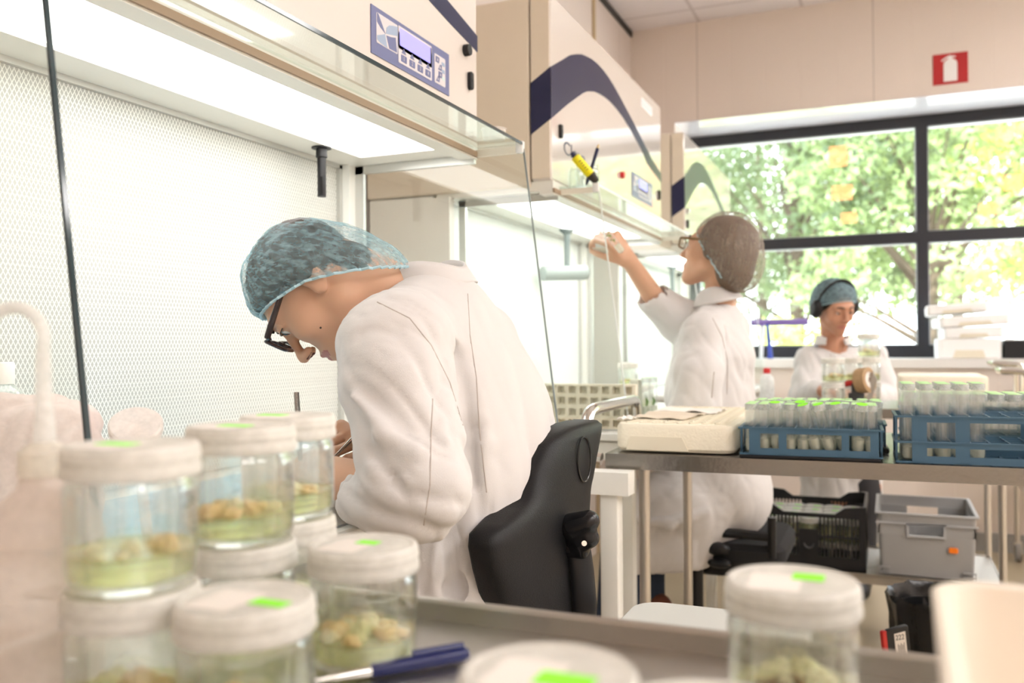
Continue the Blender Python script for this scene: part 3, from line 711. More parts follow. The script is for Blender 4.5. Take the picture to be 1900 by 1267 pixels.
jar(672, .665, ZT, LP(26,16,(0,1,1,2,3),.030,(.005,.0095)), 'single jar full of cream and brown tissue, next to the blue pen', seed=16, green=(-.001,.008), gsz=(.0085,.0055))
jar(1465, .555, ZT, LP(16,18,(0,0,0,2,3),.026,(.006,.013)), 'lone jar to the right, with cream tissue, before the black crate', seed=18, green=(.009,.012), gsz=(.0095,.008), agar=.020)
jar(1012, .402, ZT, LP(12,20), 'closest jar, seen from above at the lower edge, large green sticker', seed=20, green=(.010,-.006), gsz=(.013,.008))
jar(1312, .352, ZT, LP(12,22), 'jar cut off by the lower edge, only its pale lid rim showing', seed=22, green=(.0,-.02))

# wash bottle
WB = mixtrans('milky_pink_plastic', (.90,.80,.73), .62, .35, scale=5)
bx, by = P(82, 640, .60).x, P(82, 640, .60).y
wb = thing('wash_bottle', 'milky pink wash bottle with a bent white spout, left of the jars', 'bottle', (bx,by,ZT))
T = Matrix.Translation((bx,by,ZT))
obj('bottle_body', MB().lathe([(0,0),(.034,0),(.0365,.003),(.0365,.110),(.034,.122),(.026,.134),(.017,.142),(.0145,.150),(0,.150)], 40, T), WB, wb)
obj('screw_cap', MB().lathe([(0,.150),(.0165,.150),(.0165,.166),(.012,.170),(.006,.173),(0,.173)], 32, T), mixtrans('milky_cap', (.92,.88,.80), .85, .3), wb)
pts = [(bx,by,ZT+.170),(bx,by,ZT+.19),(bx-.001,by,ZT+.235)]
for k in range(9):
    a = PI*.72*k/8; q = Vector((bx,by,ZT+.243)) - Vector(CR)*(.020-.020*math.cos(a)) + Vector((0,0,1))*(.020*math.sin(a)); pts.append(q)
q = pts[-1]; pts.append(q-Vector(CR)*.018-Vector((0,0,.020))); pts.append(q-Vector(CR)*.05-Vector((0,0,.060)))
obj('spout_tube', MB().tube(pts, [.0075,.006]+[.0042]*(len(pts)-2), 14), mixtrans('milky_spout', (.95,.95,.93), .62, .3), wb)

# blue pen in the foreground
pa, pb = P(584, 1264, .612), P(868, 1212, .663); pa.z = ZT+.0055; pb.z = ZT+.0055
def along(a, b, prof, n=16):
    d = b-a; return [a+d*t for t, r in prof], [r for t, r in prof]
pen = thing('ballpoint_pen', 'dark blue pen with silver front lying on the foreground trolley', 'pen', (pa+pb)/2)
INK = mat('dark_blue_plastic', (.012,.018,.10), .28)
p_, r_ = along(pa, pb, [(.0,.0012),(.06,.002),(.30,.0042),(.345,.0045)]); obj('metal_grip', MB().tube(p_, r_, 16), CHROME, pen)
p_, r_ = along(pa, pb, [(.345,.0050),(.355,.0055),(.9,.0055),(.985,.0052),(1.0,.0042)]); obj('barrel', MB().tube(p_, r_, 20), INK, pen)
dd = (pb-pa).normalized(); sd = dd.cross(Vector((0,0,1))).normalized()
c0 = pa+(pb-pa)*.62+Vector((0,0,.0072)); c1 = pa+(pb-pa)*.97+Vector((0,0,.0072)); obj('clip', MB().tube([c0,c1], .0016, 8, flat=1.6), INK, pen)

# cream tub at the lower right
tubm = mat('cream_tub_plastic', (.86,.78,.68), .45, sss=0)
fx0, fy0 = P(1733, 1075, .50).x, P(1733, 1075, .50).y
ft = thing('storage_tub', 'cream open tub with rounded corners, cut off at the lower right', 'tub', (fx0+.13, fy0-.02, ZT))
R0 = Matrix.Translation((fx0,fy0,ZT))@Matrix.Rotation(math.radians(-1),4,'Z')
def rr(x0,y0,x1,y1,r,z,seg=6):
    o = []
    for cx, cy, st in ((x1-r,y1-r,0),(x0+r,y1-r,1),(x0+r,y0+r,2),(x1-r,y0+r,3)):
        for k in range(seg+1):
            an = PI/2*(st+k/seg); o.append(Vector((cx+r*math.cos(an), cy+r*math.sin(an), z)))
    return o
W_, D_, h_ = .30, .22, .103
m = MB(); m.loftrings([rr(.012,-D_+.012,W_-.012,-.012,.018,0), rr(.004,-D_+.004,W_-.004,-.004,.022,.01), rr(.0,-D_,W_,0,.024,h_-.008), rr(-.002,-D_-.002,W_+.002,.002,.026,h_-.002), rr(.001,-D_+.001,W_-.001,-.001,.024,h_), rr(.008,-D_+.008,W_-.008,-.008,.020,h_-.001), rr(.012,-D_+.012,W_-.012,-.012,.018,.012), rr(.02,-D_+.02,W_-.02,-.02,.014,.006)], R0)
obj('tub_shell', m, tubm, ft)

# ================================================================== ON THE MIDDLE TROLLEY
ZM_ = .8985
RT = Matrix.Rotation(math.radians(2.0), 4, 'Z')
C0 = Vector(((-.585+.92)/2, (1.905+2.56)/2, 0))
def tmx(x, y, z): return Matrix.Translation(C0)@RT@Matrix.Translation(Vector((x,y,z))-C0)
# foam tray with a grid of tube pockets
tp = thing('foam_tray', 'cream foam tray with paper sheets on it, by the trolley handle', 'tray', tmx(-.40,2.2,ZM_).translation)
m = MB(); x0,y0,x1,y1 = -.572,1.935,-.308,2.52
M_ = tmx(0,0,ZM_)
h = .063
m.loftrings([rr(x0+.006,y0+.006,x1-.006,y1-.006,.03,.003), rr(x0,y0,x1,y1,.034,.010), rr(x0,y0,x1,y1,.034,h-.008), rr(x0+.004,y0+.004,x1-.004,y1-.004,.032,h-.001), rr(x0+.010,y0+.010,x1-.010,y1-.010,.028,h)], M_)
obj('tray_body', m, FOAM, tp)
m = MB()
m.prism([(-.545,.0),(-.408,.0),(-.422,.030),(-.535,.030)], lambda u,v,w_: M_@Vector((u, y0-.0025+w_*1.0, .006+v)), .004)
obj('hand_grip', m, mat('foam_grip', (.80,.74,.60), .6), tp)
# raised collars round the pockets
m = MB()
nx, ny = 8, 15
for i in range(nx):
    for j in range(ny):
        px, py_ = x0+.035+i*(x1-x0-.07)/(nx-1), y0+.04+j*(y1-y0-.08)/(ny-1)
        m.lathe([(.0125,h-.001),(.0165,h-.001),(.0165,h+.0018),(.0125,h+.0018)], 10, M_@Matrix.Translation((px,py_,0)), closed=True)
obj('tube_pockets', m, FOAM, tp)
def sheet(label, pts, zf, seed, n=14, mm=PAPER, name='paper_sheet'):
    a, b, c, d = [Vector(p) for p in pts]; vs = []; fs = []
    for i in range(n+1):
        for j in range(n+1):
            u, v = i/n, j/n; p = a*(1-u)*(1-v)+b*u*(1-v)+c*u*v+d*(1-u)*v
            p.z += zf*abs(noise.noise(Vector((u*2.2+seed, v*2.2, seed))))+.0006; vs.append(p)
    k = len(vs); vs += [v+Vector((0,0,.0007)) for v in vs]
    for i in range(n):
        for j in range(n):
            q = i*(n+1)+j; fs += [(q,q+1,q+n+2,q+n+1),(k+q,k+q+n+1,k+q+n+2,k+q+1)]
    for i in range(n):
        for (p,q) in ((i,i+1),(n*(n+1)+i,n*(n+1)+i+1),(i*(n+1),(i+1)*(n+1)),(i*(n+1)+n,(i+1)*(n+1)+n)): fs.append((p,q,q+k,p+k))
    return tag(obj(name, MB().add(vs, fs), mm), label, 'paper')
zz = ZM_+h+.0022
PAPB = mat('buff_paper', (.72,.62,.50), .8)
def tp3(x,y,z): return tmx(0,0,0)@Vector((x,y,z))
sheet('front crumpled buff paper sheet lying on the cream foam tray', [tp3(-.56,2.06,zz),tp3(-.43,2.02,zz),tp3(-.41,2.20,zz),tp3(-.54,2.24,zz)], .012, 1, mm=PAPB)
sheet('printed paper strip behind the crumpled sheet on the foam tray', [tp3(-.555,2.25,zz),tp3(-.39,2.21,zz),tp3(-.38,2.36,zz),tp3(-.545,2.42,zz)], .010, 4)
sheet('small folded paper at the left rim of the foam tray', [tp3(-.578,1.98,zz+.001),tp3(-.545,1.99,zz+.001),tp3(-.540,2.05,zz+.001),tp3(-.575,2.07,zz+.001)], .012, 8)

# glass tubes
def make_tube(label, group, M, length=.100, r=.0118, agar=.028, green=True, agm=None, name='culture_tube'):
    t = thing(name, label, 'tube', (0,0,0), group)
    out = [(0,0),(r*.7,.001),(r*.95,.004),(r,.008),(r,length)]
    inn = [(r*.90,length),(r*.90,.009),(r*.7,.0035),(0,.0025)]
    g = obj('tube_glass', MB().lathe(out+inn, 16, closed=True), TUBEG, t)
    obj('agar', MB().lathe([(0,.0028),(r*.7,.0038),(r*.89,.0092),(r*.89,agar),(0,agar-.001)], 14, closed=True), AGART, t)
    c = obj('cap_film', MB().lathe([(0,length+.0006),(r*1.03,length+.0006),(r*1.03,length-.012),(r*1.0,length-.012),(r*1.0,length-.0004),(0,length-.0004)], 16, closed=True), CAPM, t)
    if green: obj('green_dot', MB().lathe([(0,length+.0008),(r*.92,length+.0008),(r*.92,length+.0014),(0,length+.0014)], 14, closed=True), GREEND, t)
    t.matrix_basis = M
    return t
AGART = mixtrans('cloudy_agar', (.88,.88,.76), .70, .3, scale=6)
CAPM = mixtrans('clear_cap_film', (.9,.92,.9), .28, .2, scale=20)
GREEND = mat('pale_green_dot', (.55,.86,.42), .6)
def place_tube(proto, M, label=None, group=None):
    c = copy_tree(proto); c.matrix_basis = M
    if label: c['label'] = label
    if group: c['group'] = group
    return c
def grid_plate(m, x0, y0, x1, y1, z, t, nx, ny, bar=.003, M=None, e=.006):
    m.box(x0,y0,z,x1,y0+e,z+t,M); m.box(x0,y1-e,z,x1,y1,z+t,M); m.box(x0,y0+e,z,x0+e,y1-e,z+t,M); m.box(x1-e,y0+e,z,x1,y1-e,z+t,M)
    for i in range(1,nx):
        x = x0+(x1-x0)*i/nx; m.box(x-bar/2,y0+e,z+.0002,x+bar/2,y1-e,z+t-.0002,M)
    for j in range(1,ny):
        y = y0+(y1-y0)*j/ny; m.box(x0+e,y-bar/2,z+.0004,x1-e,y+bar/2,z+t-.0004,M)
def rack(label, x0, y0, nx, ny, p, zs, posts, group):
    """plates at heights zs above the trolley; front and back frames with upright posts"""
    W, D = nx*p, ny*p; M = tmx(0,0,ZM_)
    k = thing('tube_rack', label, 'rack', M@Vector((x0+W/2,y0+D/2,0)), group)
    for i, z in enumerate(zs):
        m = MB()
        if i == 0: grid_plate(m, x0-.008,y0-.008,x0+W+.008,y0+D+.008, z, .003, nx, ny, .005, M)
        else: grid_plate(m, x0-.010,y0-.010,x0+W+.010,y0+D+.010, z, .0035, nx, ny, .0022, M)
        obj('base_plate' if i == 0 else 'hole_plate', m, RACKB, k)
    m = MB()
    for yy in (y0-.008, y0+D+.004):
        for a, b in posts: m.box(x0+W*a, yy, zs[0]+.001, x0+W*b, yy+.004, zs[-1]+.002, M)
        m.box(x0+W*posts[0][0], yy+.0003, zs[0]+.001, x0+W*posts[-1][1], yy+.0037, zs[0]+.014, M)
        for z in zs[1:]: m.box(x0+W*posts[0][0], yy+.0003, z-.009, x0+W*posts[-1][1], yy+.0037, z+.001, M)
    for xx in (x0-.008, x0+W+.004):
        m.box(xx, y0+.01, zs[0], xx+.004, y0+D-.01, zs[0]+.012, M)
        for yy in (y0+.01, y0+D-.025): m.box(xx, yy, zs[0]+.001, xx+.004, yy+.015, zs[-1]+.001, M)
    obj('frame', m, RACKB, k)
    return k, M
ax0, ay0, p = -.291, 1.925, .0262
black_mat = tag(obj('rubber_mat', MB().rbox(-.299,1.912,0,-.024,2.30,.006,.006, M=tmx(0,0,ZM_)), BLACK), 'thin black mat under the left blue tube racks', 'mat')
postsA = [(.045,.125),(.30,.345),(.765,.815),(.975,1.0)]
k, M = rack('low blue rack at the trolley edge, several of its tubes leaning', ax0, ay0, 10, 4, p, [.0065,.060], [(.045,.13),(.27,.33),(.735,.79),(.94,1.0)], 'blue tube racks')
GA = 'glass culture tubes in the left blue racks'
lean = {(2,0):(-1,9,1),(5,0):(-15,11,1),(6,0):(-13,9,1),(8,0):(5,12,1),(9,0):(9,0,0),(7,1):(-9,11,1),(4,1):(0,0,0),(6,2):(10,0,0),(4,2):(-4,12,1)}
pro = None
wordpos = ('front', 'second', 'third', 'fourth')
for j in range(4):
    for i in range(10):
        if (i,j) in ((7,0),(3,2)): continue
        cx, cy = ax0+p*(i+.5), ay0+p*(j+.5)
        le = lean.get((i,j))
        Mt = M@Matrix.Translation((cx,cy,.0102))
        lab = 'glass tube in the %s row of the front low rack, %s from the foam tray' % (ORD[j], ORD[i])
        if le and le[2]: Mt = Mt@Matrix.Translation((0,0,.006))@Matrix.Rotation(math.radians(le[0]),4,'Y')@Matrix.Rotation(math.radians(le[1]),4,'X'); lab = 'leaning vivid-dotted tube, %s row of the front low rack, %s from the foam tray' % (ORD[j], ORD[i])
        if pro is None: pro = make_tube(lab, GA, Mt)
        else:
            c = place_tube(pro, Mt, lab, GA)
            if le and le[2]:
                for ch in c.children:
                    if ch.name.startswith('green_dot'):
                        ch.data = ch.data.copy(); ch.data.materials.clear(); ch.data.materials.append(GREENST)
k, M = rack('low blue rack standing directly behind the one with the leaning tubes', ax0+.01, ay0+4*p+.035, 10, 4, p, [.0065,.060], [(.045,.13),(.27,.33),(.735,.79),(.94,1.0)], 'blue tube racks')
for j in range(4):
    for i in range(10):
        if random.random() < .12: continue
        Mt = M@Matrix.Translation((ax0+.01+p*(i+.5), ay0+4*p+.035+p*(j+.5),.0102))@Matrix.Rotation(random.uniform(-.05,.05),4,'Y')
        place_tube(pro, Mt, 'tube in the rear low rack, %s row, %s from the foam tray' % (ORD[j], ORD[i]), 'glass culture tubes in the rear left blue rack')
# right racks: two-tier, partly filled
bx0, by0, p2 = .010, 1.925, .0320
k, M = rack('tall two-tier blue rack at the right, most front holes empty', bx0, by0, 12, 4, p2, [.001,.040,.090], [(.055,.125),(.255,.32),(.60,.66),(.93,1.0)], 'blue tube racks')
protall = None
for j in range(4):
    for i in range(5):
        if i == 4 and j == 0: continue
        if j == 0 and i > 3: continue
        Mt = M@Matrix.Translation((bx0+p2*(i+.5), by0+p2*(j+.5), .0045))
        lab = 'tall glass tube in the front two-tier rack, %s row, %s from its near end' % (ORD[j], ORD[i])
        gg = 'tall glass tubes in the two-tier rack'
        if protall is None: protall = make_tube(lab, gg, Mt, .150, .0128, .026, True)
        else: place_tube(protall, Mt, lab, gg)
k, M = rack('two-tier blue rack farthest back on the right of the trolley', bx0+.02, by0+4*p2+.04, 12, 4, p2, [.001,.040,.090], [(.055,.125),(.255,.32),(.60,.66),(.93,1.0)], 'blue tube racks')
for j in range(4):
    for i in range(10):
        if i < 2 and j < 2: continue
        Mt = M@Matrix.Translation((bx0+.02+p2*(i+.5), by0+4*p2+.04+p2*(j+.5), .0045))@Matrix.Scale(1.22,4)
        place_tube(pro, Mt, 'green-capped tube in the rear two-tier rack, %s row, %s from the low racks' % (ORD[j], ORD[i]), 'glass culture tubes in the rear two-tier rack')
# marker pen lying between the racks
mk0, mk1 = tp3(-.011,2.05,ZM_+.0075), tp3(-.013,2.19,ZM_+.0075)
mk = thing('marker_pen', 'black and white marker lying between the blue racks', 'marker', mk0)
obj('barrel', MB().cyl(mk0+(mk1-mk0)*.28, mk1, .0065, 16), mat('marker_white', (.8,.8,.82), .4), mk)
obj('pen_cap', MB().tube([mk0,mk0+(mk1-mk0)*.03,mk0+(mk1-mk0)*.28], [.005,.007,.007], 16), BLACK, mk)
obj('red_band', MB().cyl(mk0+(mk1-mk0)*.36, mk0+(mk1-mk0)*.42, .0068, 16), REDK, mk); obj('blue_band', MB().cyl(mk0+(mk1-mk0)*.46, mk0+(mk1-mk0)*.56, .0068, 16), mat('ink_blue', (.03,.08,.4), .4), mk)

# ================================================================== PEOPLE
SKIN = mat('skin', (.66,.40,.27), .5, sss=.12, var=(14,.06), spec=.35)
SKIN3 = mat('skin_warm', (.56,.29,.19), .5, sss=.12, var=(14,.06), spec=.35)
LIPS = mat('lips', (.50,.20,.16), .45)
DARKHOLE = mat('nostril_shade', (.12,.04,.03), .7)  # shade inside the nostrils, put into the skin colour
COATM = mat('lab_coat_cotton', (.68,.66,.655), .8, bump=(700,.10), sheen=.1, spec=.2)
COATL = mat('lab_coat_seam', (.50,.45,.42), .85)
HAIR = mat('dark_brown_hair', (.035,.022,.015), .55, bump=(40,.8,(1,1,.1)))
DENIM = mat('blue_denim', (.025,.04,.075), .85, bump=(400,.3), var=(8,.3))
EYEW = mat('eye_white', (.75,.73,.70), .25); IRIS = mat('iris_dark', (.03,.018,.012), .15)
FRAMEB = mat('dark_spectacle_acetate', (.018,.010,.012), .22, coat=.4)
SHOEM = mat('reddish_leather', (.22,.08,.05), .5)
class Head:
    """face and skull in the head's own axes: x to the wearer's right, y forward, z up; origin between the ears"""
    def __init__(s, c, fwd, up, k=1.0):
        s.c = Vector(c); s.y = Vector(fwd).normalized(); s.z = Vector(up); s.z = (s.z-s.y*s.z.dot(s.y)).normalized(); s.x = s.y.cross(s.z); s.k = k
        s.A = np.array([s.x, s.y, s.z])
        s.M = Matrix(((s.x[0],s.y[0],s.z[0],s.c[0]),(s.x[1],s.y[1],s.z[1],s.c[1]),(s.x[2],s.y[2],s.z[2],s.c[2]),(0,0,0,1)))@Matrix.Scale(k,4)
    def w(s, x, y, z): return s.M@Vector((x,y,z))
    def local(s, p): return (np.array(p)-np.array(s.c))@s.A.T/s.k
    def add(s, F, ears=True, back=0.0):
        k = s.k; w = s.w
        def E(c, r, kk=.012, sub=False, tilt=None): F.ell(w(*c), [a*k for a in r], s.A, kk, sub)
        def C(a, b, r1, r2, kk=.010, sub=False, L=None, q=1): F.cone(w(*a), w(*b), r1*k, r2*k, kk, sub, L, q)
        E((0,-.014+back,.030), (.072,.090-back,.071), .02)
        E((0,.028,-.010), (.058,.058,.082), .02)
        C((-.040,.005,-.055),(0,.066,-.092), .024,.020,.02); C((.040,.005,-.055),(0,.066,-.092), .024,.020,.02)
        E((0,.078,-.098), (.017,.014,.015), .016)
        for q in (-1,1):
            E((q*.036,.058,-.026), (.026,.026,.026), .022)
            C((q*.012,.083,.027),(q*.042,.068,.026), .010,.009,.014)
            E((q*.031,.093,.008), (.019,.014,.013), .012, True)
            E((q*.031,.0725,.007), (.0155,.0150,.0135), .004)
        E((0,.065,-.063), (.031,.030,.030), .016)
        C((0,.084,.016),(0,.109,-.024), .0070,.0075,.010)
        E((0,.112,-.030), (.0090,.0090,.0082), .008)
        for q in (-1,1):
            E((q*.0105,.101,-.034), (.0068,.0105,.0070), .006)
            E((q*.0085,.105,-.0405), (.0036,.0058,.0034), .002, True)
        C((-.018,.086,-.0595),(0,.0945,-.0570), .0035,.0058,.005); C((.018,.086,-.0595),(0,.0945,-.0570), .0035,.0058,.005)
        C((-.016,.085,-.0665),(0,.0920,-.0690), .0035,.0066,.005); C((.016,.085,-.0665),(0,.0920,-.0690), .0035,.0066,.005)
        C((-.022,.088,-.0630),(0,.0975,-.0628), .0012,.0012,.003,True); C((.022,.088,-.0630),(0,.0975,-.0628), .0012,.0012,.003,True)
        if ears:
            for q in (-1,1):
                E((q*.0765,-.010,-.004), (.0085,.018,.031), .006)
                E((q*.0840,-.006,.002), (.005,.010,.017), .004, True)
                E((q*.0730,.000,-.026), (.008,.010,.012), .006)
    def lipfn(s, cen):
        l = s.local(cen)
        a = (np.abs(l[:,0]) < .024)&(l[:,1] > .080)&(np.abs(l[:,2]+.0628-.0035*(1-(l[:,0]/.024)**2)*0) < .0105-.006*(np.abs(l[:,0])/.024))
        n_ = (np.abs(np.abs(l[:,0])-.0085) < .0040)&(np.abs(l[:,1]-.105) < .0060)&(np.abs(l[:,2]+.0395) < .0036)
        return np.where(n_, 2, a.astype(int))
    def eyes(s, parent, open_=.5, side=(-1,1), look=(0,0)):
        for q in side:
            e = obj('eyeball', MB().ell((0,0,0), (.0122*s.k,)*3, None, 20, 14), EYEW)
            c = s.w(q*.031,.0765,.0065); e.parent = parent; e.location = c-wloc(parent)
            d = (s.w(q*.031+look[0],.1765,.0065+look[1])-c).normalized(); r = .0122*s.k
            sd = s.x; up = d.cross(sd).normalized()
            pts = lambda rad, hh: [c+d*(math.sqrt(max(r*r-rad*rad,0))+hh)+sd*rad*math.cos(2*PI*i/20)+up*rad*math.sin(2*PI*i/20) for i in range(20)]
            i_ = obj('iris', MB().loftrings([pts(.0058,.0), pts(.0056,.0006), pts(.002,.0012)]), IRIS, e)
            # upper lid
            lid = []
            for a in np.linspace(math.radians(95), math.radians(95-150*(1-open_)*.62-22), 9):
                lid.append([s.w(q*.031+.0150*math.cos(t)*1.0, .0765+.0150*math.sin(t)*math.cos(a), .0065+.0145*math.sin(t)*math.sin(a)) for t in np.linspace(.12, PI-.12, 15)])
            vs = [v for r_ in lid for v in r_]; n = 15
            vs += [s.c+(v-s.c)*.995 for v in vs]; k = 9*n
            fs = []
            for i in range(8):
                for j in range(n-1):
                    a = i*n+j; fs += [(a,a+1,a+n+1,a+n),(k+a,k+a+n,k+a+n+1,k+a+1)]
            o = obj('eyelid', MB().add(vs, fs), s.skin, parent, True)
            la = obj('eyelashes', MB().tube([v*1.0+s.y*.0012 for v in lid[-1]], .0007, 6), HAIR, o)
            # brow
            br = [s.w(q*(.012+.036*t), .0945-.030*t**2.0+.000, .026+.0075*math.sin(PI*min(1,t*1.1))-.004*t) for t in np.linspace(0,1,9)]
            obj('eyebrow', MB().tube(br, [.0018,.0030,.0034,.0034,.0032,.0030,.0026,.0020,.0010], 8), HAIR, parent)
    skin = SKIN
def hand(F, wrist, fdir, pnorm, curl, right=True, k=1.0, spread=.10, thumb=(.6,.5,.3), kk=.004):
    """palm plus five jointed fingers. fdir: wrist to knuckles; pnorm: out of the palm; curl: per finger (mcp, pip, dip) radians"""
    f = Vector(fdir).normalized(); n = Vector(pnorm); n = (n-f*n.dot(f)).normalized(); s = f.cross(n)*(1 if right else -1)   # s: towards the thumb side
    W = Vector(wrist)
    def pt(a, b, c): return W+f*a*k+s*b*k+n*c*k
    # palm
    for b in (.028,.010,-.010,-.028):
        F.cone(pt(.0,b*.55,0), pt(.088-abs(b)*.18,b,-.002), .0135*k, .0120*k, .010)
    F.cone(pt(.01,.018,.006), pt(.052,.030,.012), .014*k, .012*k, .010)
    L = [(.044,.026,.020),(.048,.029,.021),(.045,.027,.020),(.035,.020,.018)]
    B = (.029,.010,-.010,-.028); R_ = (.0088,.0090,.0085,.0076)
    for i in range(4):
        p = pt(.088-abs(B[i])*.18-(.004 if i == 3 else 0), B[i], -.001)
        cu = curl[i] if isinstance(curl[0], (list,tuple)) else curl
        a = 0; sp = spread*(1.4-i)*.6; d0 = (f*math.cos(sp)+s*math.sin(sp)).normalized()
        for j in range(3):
            a += cu[j]; d = d0*math.cos(a)+n*math.sin(a); q = p+d*L[i][j]*k
            r1 = R_[i]*(1-.10*j)*k; F.cone(p, q, r1, R_[i]*(1-.10*(j+1))*k, kk); 
            if j: F.ell(p, [r1*1.06]*3, None, .002)
            p = q
    # thumb leaves the side of the palm near its base
    a0, a1, a2 = thumb
    p = pt(.022,.026,.006); d = (f*math.cos(a0)+s*math.sin(a0)).normalized(); d = (d+n*a1).normalized()
    for L_, r1, r2 in ((.040,.0125,.0105),(.032,.0102,.0095),(.026,.0096,.0078)):
        q = p+d*L_*k; F.cone(p, q, r1*k, r2*k, .007 if r1 > .011 else .003); p = q; d = (d*math.cos(a2)+(n*.6-s*.8).normalized()*math.sin(a2)).normalized()
def glasses(H, parent, m, w=.050, h=.034, r=.0019, full=True, y=.104, sq=True, tilt=0, ear=True):
    g = None
    rims = []
    for q in (-1,1):
        pts = []
        for i in range(28):
            a = 2*PI*i/28; e = .45 if sq else 1
            cx = abs(math.cos(a))**e*(1 if math.cos(a) >= 0 else -1); cz = abs(math.sin(a))**e*(1 if math.sin(a) >= 0 else -1)
            pts.append(H.w(q*.033+w/2*cx, y-.10*(abs(q*.033+w/2*cx))**1.6, .004+h/2*cz))
        rims.append(pts)
    g = obj('spectacles', MB().tube(rims[0]+[rims[0][0]], r*1.0, 8, flat=1.3), m, parent)
    obj('rim', MB().tube(rims[1]+[rims[1][0]], r*1.0, 8, flat=1.3), m, g)
    obj('bridge', MB().tube([H.w(-.009,y-.001,.010),H.w(0,y+.002,.013),H.w(.009,y-.001,.010)], r*1.1, 8), m, g)
    for q in (-1,1):
        pts = [H.w(q*.0585,y-.006,.014),H.w(q*.070,y-.010,.015),H.w(q*.0755,.080,.0155),H.w(q*.0800,.040,.0175),H.w(q*.0820,.005,.020),H.w(q*.0800,-.012,.012),H.w(q*.079,-.022,-.008)]
        obj('temple_arm', MB().tube(pts, [r*1.6,r*2.0,r*2.0,r*1.6,r*1.4,r*1.3,r], 8), m, g)
        mm = MB(); mm.add([H.w(q*.033,y-.0008-.10*.033**1.6,.004)]+[p for p in rims[0 if q<0 else 1]], [(0,i+1,(i+1)%28+1) for i in range(28)])
        obj('lens', mm, GLASSP, g, True)
    return g
def capmesh(name, H, m, parent, rad, cen, planeb, planea, puff, ridges=60, amp=.0018, seed=1, axis='x'):
    """pleated disposable cap: a shell round the skull above the plane z = a*y+b (head axes), gathered at the rim"""
    vs = []; fs = []; nu, nv = 180, 60
    c = Vector(cen)
    for j in range(nv+1):
        for i in range(nu):
            ph = 2*PI*i/nu; th = PI*j/nv*.98
            d = Vector((math.sin(th)*math.cos(ph), math.sin(th)*math.sin(ph), math.cos(th)))
            vs.append(d)
    # build in local axes: direction sphere cut by the rim plane, gathered inwards at the rim
    out = []; pleat = []
    for j in range(nv+1):
        for i in range(nu):
            ph = 2*PI*i/nu
            # rim angle for this azimuth
            lo_, hi_ = .05, PI*.97
            for _ in range(18):
                mid = (lo_+hi_)/2
                p = c+Vector((rad[0]*math.sin(mid)*math.cos(ph), rad[1]*math.sin(mid)*math.sin(ph), rad[2]*math.cos(mid)))
                if p.z > planea*p.y+planeb: lo_ = mid
                else: hi_ = mid
            t = j/nv; th = lo_*t
            d = Vector((math.sin(th)*math.cos(ph), math.sin(th)*math.sin(ph), math.cos(th)))
            p = c+Vector((rad[0]*d.x, rad[1]*d.y, rad[2]*d.z))
            bag = puff(p, t)
            n3 = noise.noise(Vector((d.x*2.4+seed, d.y*2.4, d.z*2.4)))*.006+noise.noise(Vector((d.x*7+seed, d.y*7, d.z*7)))*.0022
            rd = math.sin(ridges*ph+1.5*math.sin(3*ph+seed)+2.5*t)*amp*(.25+t*t*1.1) + (abs(noise.noise(Vector((ph*9,t*2.2,seed))))*.0035)
            pls = abs(math.sin(.5*(ridges*ph+1.5*math.sin(3*ph+seed)+2.5*t)+.6*noise.noise(Vector((ph*6,t*9,seed)))))
            pleat.append(max(0,1-pls*4.0)*(.35+.65*t) + max(0,1-9*abs(noise.noise(Vector((d.x*9,d.y*9,d.z*9+seed)))))*.6)
            gather = 1-.07*max(0,(t-.86)/.14)**2
            p = c+(p-c)*gather+(d*(n3*(1-t*.5)+rd))+Vector(bag)
            out.append(H.w(*p))
    for j in range(nv):
        for i in range(nu):
            a = j*nu+i; b = j*nu+(i+1)%nu; fs.append((a,b,b+nu,a+nu))
    o = obj(name, MB().add(out, fs), m, parent, True)
    at = o.data.attributes.new('pleat', 'FLOAT', 'POINT'); at.data.foreach_set('value', np.clip(np.array(pleat, np.float32), 0, 1))
    rim = out[nv*nu:]
    obj('elastic_rim', MB().tube([rim[i]+Vector((0,0,0)) for i in range(0,nu,2)]+[rim[0]], .0022, 6), MATS['cap_elastic'], o)
    return o
mat('cap_elastic', (.45,.66,.74), .7)
def foldfield(F, folds, k=.014):
    """raised cloth folds and valleys: (sign, points, radius)"""
    for sg_, pts, r in folds:
        rs = [r*.5]+[r]*(len(pts)-2)+[r*.45]
        F.chain(pts, rs, k, sub=(sg_ < 0))
    return F
def clothnoise(amp, sc, seed):
    def f(p): return amp*vnoise(p, sc, seed)+amp*.45*vnoise(p, [s*2.1 for s in sc], seed+.3)
    return f
def ridged(dirs):
    """crisp creases: list of (direction, across-scale, along-scale, amplitude, seed, centre or None, reach)"""
    def f(p):
        o = np.zeros(len(p))
        for (dv, ac, al, amp, sd, c, rch) in dirs:
            d = np.array(dv, float); d /= np.linalg.norm(d)
            t = (p@d)[:,None]*d; q = (p-t)*ac+t*al+sd
            wgt = np.ones(len(p)) if c is None else np.exp(-(((p-np.array(c))**2).sum(1))/rch**2)
            idx = np.nonzero(wgt > .05)[0]
            n = np.array([noise.noise(Vector(q[i])) for i in idx]); n2 = np.array([noise.noise(Vector(q[i]*2.3+7)) for i in idx])
            o[idx] += wgt[idx]*amp*(np.clip(1-np.abs(n)*3.2, 0, 1)**1.5-.25+.5*(np.clip(1-np.abs(n2)*3.5,0,1)-.3)+.7*n)
        return o
    return f
